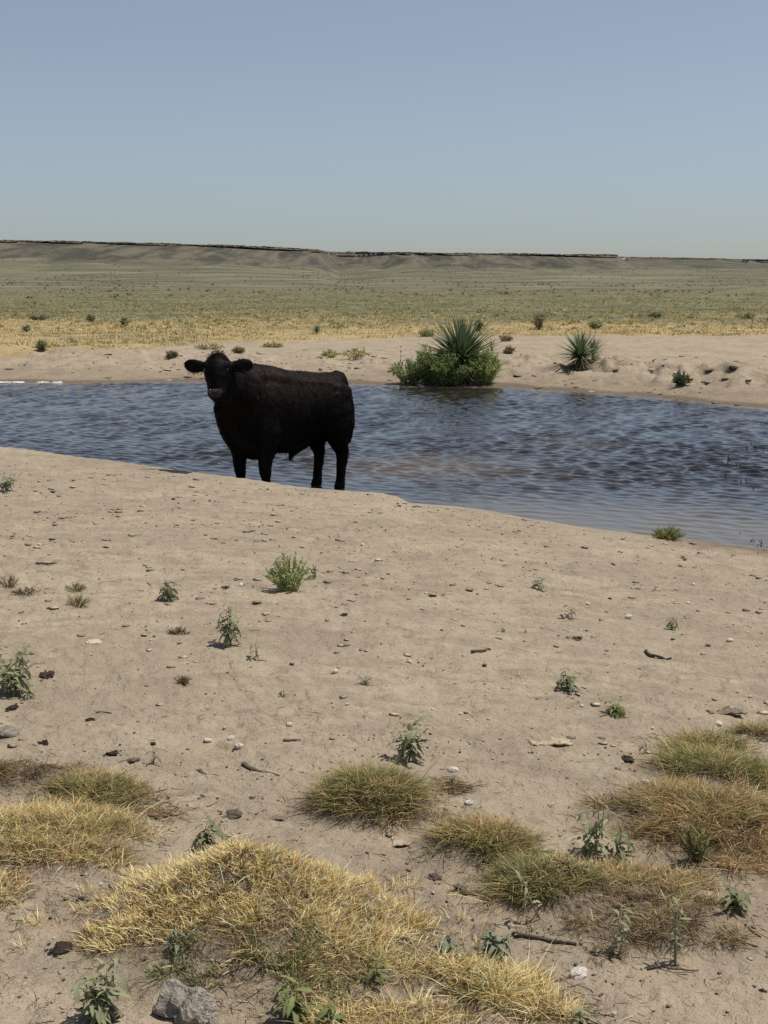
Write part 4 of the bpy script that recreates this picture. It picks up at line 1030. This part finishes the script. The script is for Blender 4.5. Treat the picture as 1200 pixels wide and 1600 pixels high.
# bushes on the plain
for i, (px, py, h, w, t, lb) in enumerate([
    (842, 516, 30, 24, lin(112, 106, 78), 'grey brown bush on a dark trunk at the edge of the golden plain'),
    (747, 518, 18, 12, lin(96, 92, 64), 'thin dark bush on the plain right above the big yucca'),
    (930, 514, 14, 26, lin(128, 128, 92), 'pale round bush on the golden plain above the rounded yucca'),
    (668, 526, 12, 26, lin(134, 132, 86), 'low pale green bush on the plain left of the big yucca top'),
    (65, 549, 17, 13, lin(112, 118, 82), 'upright dark green bush behind the left sand hump'),
    (42, 518, 12, 14, lin(150, 146, 104), 'small dull bush on the left plain above the upright dark green one'),
    (142, 503, 14, 14, lin(132, 128, 94), 'bush with a pointed top on the left plain'),
    (195, 509, 12, 14, lin(118, 118, 84), 'dark round bush right of the pointed one on the left plain'),
    (62, 500, 7, 34, lin(86, 84, 56), 'low dark bush line left of the pointed one'),
    (1025, 497, 9, 34, lin(74, 80, 50), 'dark low bush on the plain over the right sand flat'),
    (1165, 499, 10, 40, lin(90, 100, 66), 'green low bush at the far right of the plain'),
    (795, 553, 10, 16, lin(104, 96, 66), 'dry dark tuft on the sand between the two yuccas'),
    (790, 533, 8, 26, lin(112, 102, 66), 'ragged tuft at the sand edge above the dry dark tuft'),
    (1064, 603, 22, 26, lin(92, 96, 64), 'small leafy green plant on the cut bank at right'),
    (516, 558, 9, 34, lin(134, 134, 80), 'round green grass patch on the sand behind the bull rump'),
    (555, 558, 12, 56, lin(138, 130, 80), 'wide olive grass patch right behind the bull rump'),
    (425, 543, 7, 40, lin(140, 128, 82), 'faint grass patch on the sand behind the bull shoulders'),
    (372, 552, 9, 18, lin(120, 108, 74), 'small tuft seen just above the right ear of the bull'),
    (330, 546, 8, 50, lin(142, 130, 86), 'grass patch on the sand behind the poll of the bull'),
    (268, 558, 8, 18, lin(96, 92, 62), 'small dark tuft on the sand left of the bull head'),
    (1175, 462, 8, 60, lin(104, 98, 68), 'low scrub on the dark rise at the far right'),
    ]):
    g_ = sum(t) / 3; t = tuple(min(.6, (c * .8 + g_ * .2) * 2.2) for c in t)
    feathery(px, py, h, w, 30 if h > 12 else 22, t, lb, 700 + i, 'bush' if h > 12 else 'grass_tuft', 'bush' if h > 12 else 'grass', 'bushes beyond the pond', leaf=.16 if py < 530 else .13, lw=.26, per=13, tint2=tuple(c * .7 for c in t))

# ------------------------------------------------------------------ stones, clods, dung, sticks
def rock_mesh(name, seed, flat=.6, rough=.28, sub=2, cuts=5):
    r_ = random.Random(seed); bm = bmesh.new(); bmesh.ops.create_icosphere(bm, subdivisions=sub, radius=.5)
    a, b = r_.uniform(.75, 1), r_.uniform(.6, .85)
    co = np.array([v.co[:] for v in bm.verts]); nn = np.zeros(len(co))
    for k in range(cuts):
        dirn = np.array([r_.gauss(0, 1) for _ in range(3)]); dirn /= np.linalg.norm(dirn)
        nn += np.minimum(0, .36 - co @ dirn) * .8                     # broken facets
    nn += rough * .3 * gnoise(co[:, 0] * 3 + seed, co[:, 1] * 3 + co[:, 2] * 2.7, seed)
    for v, k in zip(bm.verts, nn):
        v.co *= 1 + k * 1.2
        v.co.x *= a; v.co.y *= b; v.co.z *= flat
    me = bpy.data.meshes.new(name); bm.to_mesh(me); bm.free(); return me
ROCKS = [rock_mesh('stone', s, .55 + .08 * (s % 3)) for s in range(7)]
def crumble_mesh(name, seed):
    """a broken lump: one jagged body with flakes and crumbs fused round it"""
    r_ = random.Random(seed); V = []; F = []
    for k in range(9):
        me = rock_mesh('tmp', seed * 31 + k, r_.uniform(.25, .8), 1.2, 2 if k < 3 else 1)
        s = 1.0 if k == 0 else r_.uniform(.2, .6); a = r_.uniform(0, 6.28); q = 0 if k == 0 else r_.uniform(.15, .62)
        m = Matrix.Translation((math.cos(a) * q, math.sin(a) * q * .7, (.18 if k in (1, 2) else -.05) * r_.random())) @ Matrix.Rotation(r_.uniform(0, 6.28), 4, 'Z') @ Matrix.Rotation(r_.uniform(-.5, .5), 4, 'X') @ Matrix.Diagonal((s, s * r_.uniform(.5, 1), s * .8, 1))
        n0 = len(V)
        for v in me.vertices:
            c = m @ v.co; j = .07 * s
            V.append((c.x + r_.uniform(-j, j), c.y + r_.uniform(-j, j), c.z + r_.uniform(-j, j)))
        F += [tuple(i + n0 for i in p.vertices) for p in me.polygons]
        bpy.data.meshes.remove(me)
    me = bpy.data.meshes.new(name); me.from_pydata(V, [], F); me.update(); return me
CRUMBLES = [crumble_mesh('dung', s) for s in range(8)]
BIG_ROCK = rock_mesh('rock', 77, .85, 1.6, 4, 11)
BIG_ROCK_CO = np.array([v.co[:] for v in BIG_ROCK.vertices])
_k = .10 * fbm(BIG_ROCK_CO[:, 0] * 5, BIG_ROCK_CO[:, 1] * 5 + BIG_ROCK_CO[:, 2] * 4, 4, 9) + .03 * gnoise(BIG_ROCK_CO[:, 0] * 22, BIG_ROCK_CO[:, 2] * 22 + BIG_ROCK_CO[:, 1] * 9, 10)
BIG_ROCK.vertices.foreach_set('co', (BIG_ROCK_CO * (1 + 1.5 * _k[:, None])).astype(np.float32).ravel()); BIG_ROCK.update()
def stone(px, py, wpx, label, matk='caliche', k=0, flat=1., name='stone', cat='stone', group='pale stones on the sand'):
    p = at(px, py); w = wpx * p.y * 1.05 / FPX
    me = (BIG_ROCK if name == 'rock' else CRUMBLES[k % 8] if matk in ('dung', 'clod') else ROCKS[k % 7]).copy(); me.name = name
    if matk in ('dung', 'clod'): w *= .8
    o = link(name, me, M[matk]); o.location = p + Vector((0, 0, w * .14 * flat)); o.scale = (w * 1.1, w * 1.1, w * flat)
    o.rotation_euler = (random.uniform(-.2, .2), random.uniform(-.2, .2), random.uniform(0, 6.28))
    return tag(o, label, cat, group)
for i, a in enumerate([
    (325, 1159, 15, 'leftmost of the three white stones lying in a triangle'),
    (361, 1156, 15, 'back white stone of the triangle of three, chunky with a shadow'),
    (373, 1171, 15, 'nearest white stone of the triangle of three, flat'),
    (351, 1138, 8, 'little white pebble just behind the triangle of three white stones'),
    (523, 1052, 13, 'white oval stone on the middle sand left of a wilted little weed'),
    (639, 1037, 10, 'white stone on the middle sand, farther and right of the white oval one'),
    (707, 1207, 19, 'largest white stone, between the rounded clump and the dark clod'),
    (733, 1258, 17, 'white blocky stone in front of the tan and olive clump'),
    (982, 966, 13, 'white stone between the two leaved sprout and the dark rosette weed'),
    (1140, 1003, 11, 'white stone at the right below the dark rosette weed'),
    (445, 1336, 9, 'white stone on bare soil right of the golden mound peak'),
    (376, 917, 13, 'pale stone left below the feathery green bush'),
    (567, 853, 8, 'white pebble on the far sand below the bull hind legs'),
    (720, 1117, 8, 'white pebble on open sand above the pale crust flakes'),
    (910, 1105, 8, 'white pebble between the dark leafy weed and the bright green weed'),
    (1122, 1133, 15, 'white stone lodged at the back of the low olive grass on the right'),
    (1008, 1226, 14, 'cream stone by the single dark shoot at the back of the rusty mat'),
    (1012, 1177, 10, 'small grey white stone behind the dark clod on the right'),
    (1172, 1090, 8, 'white pebble near the right edge above the spiky tuft'),
    (452, 1136, 12, 'rough cream stone right of the triangle of three white stones'),
    (543, 1103, 8, 'white pebble below the white oval stone on the middle sand'),
    (590, 877, 9, 'white pebble on the far sand right of the feathery green bush'),
    (918, 946, 9, 'flat pale pebble touching the two leaved sprout'),
    (1075, 944, 8, 'white pebble on the far right sand above the dark rosette weed'),
    (365, 1368, 8, 'white pebble on bare soil left of the golden mound'),
    (960, 1587, 12, 'white shard at the bottom right of the leafy sprout'),
    (1132, 1508, 7, 'white pebble on the sand at the lower right'),
    (62, 852, 8, 'white pebble on the far left sand, left of the dark clod'),
    (158, 1385, 9, 'white pebble below the golden cushion on the left'),
    (85, 1470, 8, 'white pebble left of the dung at the foot of the golden mound'),
    (1083, 914, 7, 'small pebble on the right sand nearest the water')]):
    stone(*a, 'caliche', i)
stone(292, 1592, 98, 'big rough grey rock half buried at the bottom in front of the golden mound', 'grey_stone', 3, .85, 'rock', 'rock', None)
stone(12, 1149, 44, 'dark grey flat stone at the left edge', 'grey_stone', 1, .7, 'stone', 'stone', None)
stone(905, 1527, 34, 'flat pale slab at the tip of the golden tufts on the bottom right', 'caliche', 2, .5, 'stone', 'stone', None)
M['pale_crust'] = mat_noise('pale_crust', (.42, .35, .26), (.56, .48, .37), 4, .95, .02, .1)
stone(147, 1006, 30, 'thin pale flake of rock lying on the left sand', 'pale_crust', 4, .3, 'stone', 'stone', None)
for i, a in enumerate([
    (76, 1057, 34, 'dark crumbly dung clod right of the silvery bush', 'dung'),
    (164, 857, 12, 'small dark clod alone on the far left sand', 'dung'),
    (980, 1188, 30, 'dark wedge shaped clod on the right sand left of the grass', 'dung'),
    (1056, 1171, 26, 'black clod at the left tip of the low olive grass patch', 'dung'),
    (352, 920, 16, 'brown clod beside the pale stone under the feathery green bush', 'clod'),
    (365, 1275, 40, 'crumbled grey earth clod behind the dark spreading weed', 'clod'),
    (393, 1249, 15, 'brown clod right of a smaller one near the crumbled earth clod', 'clod'),
    (317, 1247, 11, 'smaller brown clod left of the crumbled earth clod', 'clod'),
    (175, 1182, 30, 'broken dark dung lump behind the olive clump on the left', 'dung'),
    (205, 1192, 30, 'broken pale dung plates right of the dark lump on the left', 'clod'),
    (240, 1165, 14, 'small knobbly dung lump behind the stubby dark weed', 'dung'),
    (68, 1165, 22, 'thin dark dung crumb right of the grey flat stone', 'dung'),
    (140, 1128, 20, 'dark dung crumb upper of those on the left sand', 'dung'),
    (98, 1490, 46, 'dark crumbling dung at the left foot of the golden mound', 'dung'),
    (20, 1109, 26, 'dark crumb below the silvery bush at the left edge', 'dung'),
    (125, 1410, 16, 'dark crumb on bare soil left of the golden mound', 'dung'),
    (1192, 1551, 16, 'dark clod at the lower right edge', 'dung'),
    (720, 1392, 56, 'crumbled grey pedestal soil left of the mossy clump', 'clod'),
    (678, 1375, 30, 'pale soil chunk fallen from the tan and olive clump', 'clod'),
    (537, 962, 18, 'dark crumb cluster on the middle sand right of the biggest weed', 'dung'),
    (902, 998, 20, 'dark crust edge below the two leaved sprout', 'clod'),
    (692, 614, 8, 'dark lump at the far water line below the shrubs', 'dung'),
    (818, 616, 9, 'dark lump at the far water line right of the big yucca', 'dung'),
    (848, 615, 9, 'rightmost dark lump at the far water line', 'dung'),
    (1146, 578, 26, 'dark hollow clump of roots on the right cut bank', 'dung'),
    (1170, 596, 16, 'small dark clump of roots at the right end of the cut bank', 'dung'),
    (962, 580, 14, 'dark clod on the bank right of the rounded yucca', 'clod'),
    (1104, 600, 18, 'dark root tangle right of the leafy green plant on the cut bank', 'dung')]):
    stone(a[0], a[1], a[2], a[3], a[4], i, .62, 'dung' if a[4] == 'dung' else 'earth_clod', 'dung' if a[4] == 'dung' else 'clod', 'clods lying on the sand')

def stick(px0, py0, px1, py1, rpx, label, matk='wood', wig=.12, fork=False, lift=0):
    a, b = at(px0, py0), at(px1, py1); L = (b - a).length; m = a.y / FPX; r0 = rpx * m
    root_pts = []
    side = Vector((-(b - a).y, (b - a).x, 0)).normalized()
    n = 6
    for i in range(n + 1):
        t = i / n; q = a.lerp(b, t) + side * math.sin(t * 5 + px0) * wig * L * .4
        q.z = gz(q.x, q.y) + r0 * .7 + lift * m * math.sin(math.pi * t); root_pts.append(q - a)
    mb = MB(); mb.tube(root_pts, [r0 * (1 - .5 * i / n) * (1 + .25 * math.sin(i * 3 + px0)) for i in range(n + 1)], 7)
    if fork:
        q = root_pts[3]; mb.tube([q, q + side * L * .12 + Vector((0, 0, r0)), q + side * L * .2 + (b - a) * .12 + Vector((0, 0, r0 * 2))], [r0 * .6, r0 * .45, r0 * .25], 6)
    o = mb.build('stick', M[matk], None, a)
    if 'bark' in label or 'chip' in label or 'sliver' in label: o.scale = (1, 1.25, .5)
    return tag(o, label, 'stick', 'sticks and bark on the sand')
stick(800, 1468, 900, 1481, 4.5, 'black charred stick right of the blue green shoots')
stick(1012, 1518, 1088, 1516, 2.2, 'forked grey twig lying in front of the two tall stalks', 'wood', .3, True, 4)
stick(380, 1198, 435, 1212, 4.5, 'larger piece of bark on the sand above the crumbled earth clod', 'wood')
stick(310, 1206, 340, 1212, 4, 'smaller piece of bark left of the larger one', 'wood')
stick(443, 1158, 470, 1158, 3.5, 'dark chip of bark right of the triangle of three white stones', 'wood')
stick(1008, 1022, 1046, 1031, 3.2, 'grey stick half buried on the right sand', 'wood')
stick(738, 1022, 768, 1018, 3, 'dark twig on the middle sand right of the white stone', 'wood')
stick(56, 882, 87, 881, 2.2, 'thin dark twig on the far left sand', 'wood')
stick(72, 928, 100, 908, 1.6, 'bleached twig on the left sand beside the dry tufts', 'pale_wood')
stick(400, 1440, 430, 1415, 1.5, 'pale straw stalk lying across the golden mound', 'pale_wood', .05, False, 40)
stick(1055, 1385, 1110, 1391, 2, 'pale straw stalk on the rusty grass at right', 'pale_wood')
stick(1150, 1476, 1185, 1482, 2.5, 'pale splinter on the sand at the lower right edge', 'pale_wood')
stick(1163, 1452, 1190, 1468, 2.0, 'dark twig just above the pale splinter at the lower right', 'wood')
stick(380, 833, 400, 831, 1.6, 'short dark twig on the far sand below the bull front legs', 'wood')
stick(230, 1276, 262, 1282, 3.2, 'rounded brown twig at the right of the olive clump', 'wood')
stick(1010, 566, 1040, 562, 1.3, 'dark twig on the right far sand flat', 'wood')
stick(150, 1115, 175, 1117, 2, 'dark sliver on the left sand below the pale flake', 'wood')

M['crust'] = mat_noise('sand_crust', (.33, .265, .18), (.46, .385, .27), 14, .95, .02, .1, None, (.22, .17, .12))
def curl(px, py, wpx, label, seed, dark=True):
    """dry curled scrap: a thin warped sheet standing off the ground"""
    p = at(px, py); w = wpx * p.y / FPX; n = 12; vs, fs = [], []
    for i in range(n + 1):
        for j in range(5):
            u, v = i / n - .5, j / 4 - .5
            vs.append((u * w + .04 * w * math.sin(9 * v + seed), v * w * (.35 + .15 * math.sin(6 * u + seed)), w * (.03 + .025 * math.sin(9 * u + seed) + .06 * v * v * 2 + .025 * math.sin(23 * u + 9 * v))))
    for i in range(n):
        for j in range(4):
            a = i * 5 + j; fs.append((a, a + 5, a + 6, a + 1))
    mb = MB(); mb.add(vs, fs)
    o = mb.build('curled_scrap', M['clod'] if dark else M['crust'], None, p)
    m_ = o.modifiers.new('thick', 'SOLIDIFY'); m_.thickness = .004 * w / .1
    o.rotation_euler[2] = seed; return tag(o, label, 'scrap', 'dry scraps on the sand')
curl(752, 1462, 70, 'dark edged pale curled scrap beyond the blue green shoots', 1)
curl(860, 1164, 66, 'pale flaky crust strip on the middle right sand', .2, False)
curl(615, 1322, 50, 'pale flakes of crust in front of the rounded olive clump', .4, False)
curl(428, 1282, 34, 'dark curled crust in the middle above the golden mound', .3)
curl(1135, 1115, 60, 'cracked curled crust near the right edge above the olive grass', .2)

# little dry sprigs
for i, (px, py, h, w, t, lb) in enumerate([
    (120, 948, 22, 40, lin(142, 134, 88), 'olive tuft of grass on the left sand, nearest of the small ones there'),
    (118, 922, 10, 44, lin(128, 122, 80), 'flat dark tuft behind the olive tuft on the left sand'),
    (14, 918, 22, 40, lin(132, 122, 90), 'dry dark tuft at the left edge above the silvery bush'),
    (40, 930, 12, 44, lin(120, 108, 80), 'low dry tuft just right of the one at the left edge'),
    (280, 990, 10, 40, lin(112, 98, 74), 'wiry dead sprig on the sand left of the biggest weed'),
    (285, 1068, 9, 22, lin(130, 114, 86), 'small dead sprig on the sand below the wiry one'),
    (1090, 1345, 60, 60, lin(138, 132, 92), 'spray of pale green grass stems in the rusty mat')]):
    feathery(px, py, h, w, 26, t, lb, 800 + i, 'grass_tuft', 'grass', 'small dry tufts on the sand', leaf=.035 if h < 30 else .06, lw=.08, per=9, upright=1.0, tint2=tuple(c * 1.3 for c in t))

# plants standing in the water at right, and the dark one at the near water line
def water_weed(px, py, wpx, hpx, label, seed, n=26):
    tx, sz = ray(px, py); y = CAM_Z / -float(sz); p = Vector((float(tx) * y, y, -.02)); m = y / FPX
    r_ = np.random.default_rng(seed)
    root = empty('water_weed', p, label, 'plant', 'weeds standing in the pond')
    x = r_.normal(0, wpx * m * .28, n); yy = r_.normal(0, .25, n)
    me = ribbons(np.stack([x, yy, 0 * x], 1), hpx * m * r_.uniform(.5, 1.2, n), unit(np.stack([r_.normal(0, .5, n), r_.normal(0, .4, n), np.ones(n)], 1)), unit(r_.normal(size=(n, 3))), r_.uniform(.2, 1.2, n), np.full(n, .02), np.tile(np.array([lin(70, 68, 56)]), (n, 1)), 'blades', None, 3)
    tag(link('blades', me, M['grass'], root), kind='stuff'); return root
water_weed(1182, 701, 40, 9, 'dark reed scraps in the water at the right edge, farthest of three', 1)
water_weed(1148, 724, 50, 9, 'dark reed scraps in the water at right, middle of three', 2)
water_weed(1150, 751, 64, 8, 'dark reed scraps in the water at right, nearest of three', 3)
water_weed(910, 695, 36, 6, 'two faint stems in the muddy middle of the pond', 4, 6)
water_weed(1190, 852, 34, 8, 'dark waterlogged plant at the near water line on the right', 5, 40)
stone(1175, 855, 24, 'black wet lump at the near water line on the right', 'dung', 2, .6, 'dung', 'clod', None)

# ------------------------------------------------------------------ grit, crumbs and chaff on the sand; foam (nobody could count them)
def scatter(name, n, size, pal, label, ymax=15., flat=.6, clump_=.0, seed=1, ymin=2.4, shape=None):
    r_ = np.random.default_rng(seed)
    a = np.radians(r_.uniform(-25, 25, n)); rr = np.sqrt(r_.uniform(ymin ** 2, ymax ** 2, n)) if shape is None else np.exp(r_.uniform(np.log(ymin), np.log(ymax), n))
    x = rr * np.sin(a); y = rr * np.cos(a)
    ok = (y < np.interp(x / y, CT, CY) - .2) & (fbm(x / .7, y / .9, 3, 600 + seed) + r_.normal(0, .25, n) > clump_)
    x, y = x[ok], y[ok]; n = len(x); z = height(x, y)
    ico = np.array([(0, 0, 1), (.89, 0, .45), (.28, .85, .45), (-.72, .53, .45), (-.72, -.53, .45), (.28, -.85, .45), (0, 0, -.6)])
    T = np.array([(0, 1, 2), (0, 2, 3), (0, 3, 4), (0, 4, 5), (0, 5, 1), (6, 2, 1), (6, 3, 2), (6, 4, 3), (6, 5, 4), (6, 1, 5)])
    s = size * np.minimum(np.exp(r_.normal(0, .5, n)), 2.0) * (.7 + y * .06)
    an = r_.uniform(0, 6.28, n); el = r_.uniform(.5, 1.2, n)
    P = ico[None] * r_.uniform(.6, 1.3, (n, 7, 1)) * np.stack([s, s * el, s * flat], 1)[:, None]
    ca, sa = np.cos(an)[:, None], np.sin(an)[:, None]
    P = np.stack([P[..., 0] * ca - P[..., 1] * sa, P[..., 0] * sa + P[..., 1] * ca, P[..., 2]], -1)
    P += np.stack([x, y, z + s * flat * .2], 1)[:, None]
    cc = np.array(pal)[r_.integers(0, len(pal), n)] * r_.uniform(.8, 1.15, (n, 1))
    me = make_mesh(name, P.reshape(-1, 3), None, (np.arange(n)[:, None, None] * 7 + T[None]).reshape(-1, 3), {'tint': np.repeat(cc, 7, 0)})
    return tag(link(name, me, M['stem']), label, kind='stuff')
scatter('pale_grit', 2000, .0045, [(.55, .49, .40), (.45, .39, .30), (.62, .57, .47)], 'pale grit and tiny pebbles strewn over the sand', seed=1, clump_=-.1)
scatter('soil_crumbs', 14000, .0040, [(.15, .118, .085), (.20, .158, .115), (.10, .08, .058), (.26, .21, .15)], 'dark crumbs of soil and dung on the sand', seed=2, clump_=.12, flat=.5)
scatter('near_crumbs', 5000, .0042, [(.13, .10, .075), (.19, .15, .11), (.24, .19, .14)], 'crumbs of soil between the grass clumps', seed=3, clump_=.05, ymax=5.2, flat=.55)

def far_bank_lumps():
    r_ = np.random.default_rng(55); n = 2400
    t = r_.uniform(-.32, .34, n); e = np.abs(r_.normal(3.5, 2.6, n)); yy = np.interp(t, FT, FY) + e; xx = t * yy
    ok = fbm(xx / 1.2, yy / 1.6, 3, 651) > .0; xx, yy = xx[ok], yy[ok]; n = len(xx); V = []; F = []
    mesh_ = CRUMBLES; mb = MB()
    for q in range(n):
        me = ROCKS[q % 7]; big = q % 4 == 0; s = (.15 if big else .042) * math.exp(r_.normal(0, .4)); fl = .30 if big else .8; z = gz(xx[q], yy[q]); a = r_.uniform(0, 6.28); ca, sa = math.cos(a) * s, math.sin(a) * s
        c = [(.34, .265, .18), (.22, .172, .122), (.14, .11, .08)][q % 3]
        mb.add([(xx[q] + v.co.x * ca - v.co.y * sa, yy[q] + v.co.x * sa + v.co.y * ca, z + v.co.z * s * fl + v.co.y * s * .18) for v in me.vertices], [tuple(p.vertices) for p in me.polygons], c)
    return tag(mb.build('bank_lumps', M['stem'], None, None, False), 'small lumps of earth on the trampled far bank', kind='stuff')
far_bank_lumps()
scatter('crust_flakes', 5400, .015, [(.40, .325, .22), (.46, .385, .27), (.30, .24, .165), (.24, .19, .135)], 'thin broken flakes of sand crust', seed=5, clump_=.22, flat=.22, ymax=14)
scatter('trodden_clods', 1200, .011, [(.27, .21, .145), (.20, .16, .115), (.34, .27, .185)], 'trodden crumbs and clods of crust in patches', seed=6, clump_=.34, flat=.5, ymax=13)
def chaff():
    n = 9500; r_ = np.random.default_rng(77)
    k = r_.integers(0, len(CLUMPS), n); near = r_.random(n) < .62
    cx = np.array([c['p'].x for c in CLUMPS])[k]; cy = np.array([c['p'].y for c in CLUMPS])[k]
    rx = np.array([c['rx'] for c in CLUMPS])[k]; ry = np.array([c['ry'] for c in CLUMPS])[k]
    a = r_.uniform(-.33, .33, n); rr = np.exp(r_.uniform(np.log(2.6), np.log(12), n))
    x = np.where(near, cx + r_.normal(0, .85, n) * rx, rr * np.sin(a)); y = np.where(near, cy + r_.normal(0, .85, n) * ry, rr * np.cos(a))
    ok = (fbm(x / .5, y / .5, 3, 640) > np.where(near, -.6, .16)) & (y > 1.5)
    x, y = x[ok], y[ok]; n = len(x); z = height(x, y) + r_.uniform(.001, .008, n)
    an = r_.uniform(0, 6.28, n); d = unit(np.stack([np.cos(an), np.sin(an), r_.normal(.05, .12, n)], 1)); b = unit(np.stack([-np.sin(an), np.cos(an), r_.normal(.1, .3, n)], 1))
    pal = np.array([lin(190, 168, 126), lin(120, 98, 72), lin(150, 128, 94), lin(88, 72, 54), lin(104, 86, 64)])
    cc = pal[r_.integers(0, 5, n)] * r_.uniform(.8, 1.1, (n, 1))
    me = ribbons(np.stack([x, y, z], 1), r_.uniform(.015, .06, n), d, b, r_.uniform(0, .7, n), r_.uniform(.0012, .0038, n), cc, 'chaff', None, 3)
    return tag(link('chaff', me, M['stem']), 'broken dry stems and chaff littering the sand', kind='stuff')
chaff()

def foam():
    mb = MB(); r_ = random.Random(3)
    for px0, px1 in ((-30, 38), (58, 72), (84, 97)):
        for k in range(int((px1 - px0) * .9)):
            px = r_.uniform(px0, px1); t = float(ray(px, 597)[0]); y = float(np.interp(t, FT, FY)) - .25 + r_.gauss(0, .08)
            c = Vector((t * y, y, .012)); a, b = r_.uniform(.03, .11), r_.uniform(.015, .04)
            vs = [c + Vector((math.cos(q * 1.047) * a * r_.uniform(.7, 1.2), math.sin(q * 1.047) * b, 0)) for q in range(6)] + [c + Vector((0, 0, r_.uniform(.004, .022)))]
            mb.add(vs, [(q, (q + 1) % 6, 6) for q in range(6)])
    return tag(mb.build('foam', M['foam']), 'line of white foam along the far left shore', kind='stuff')
foam()
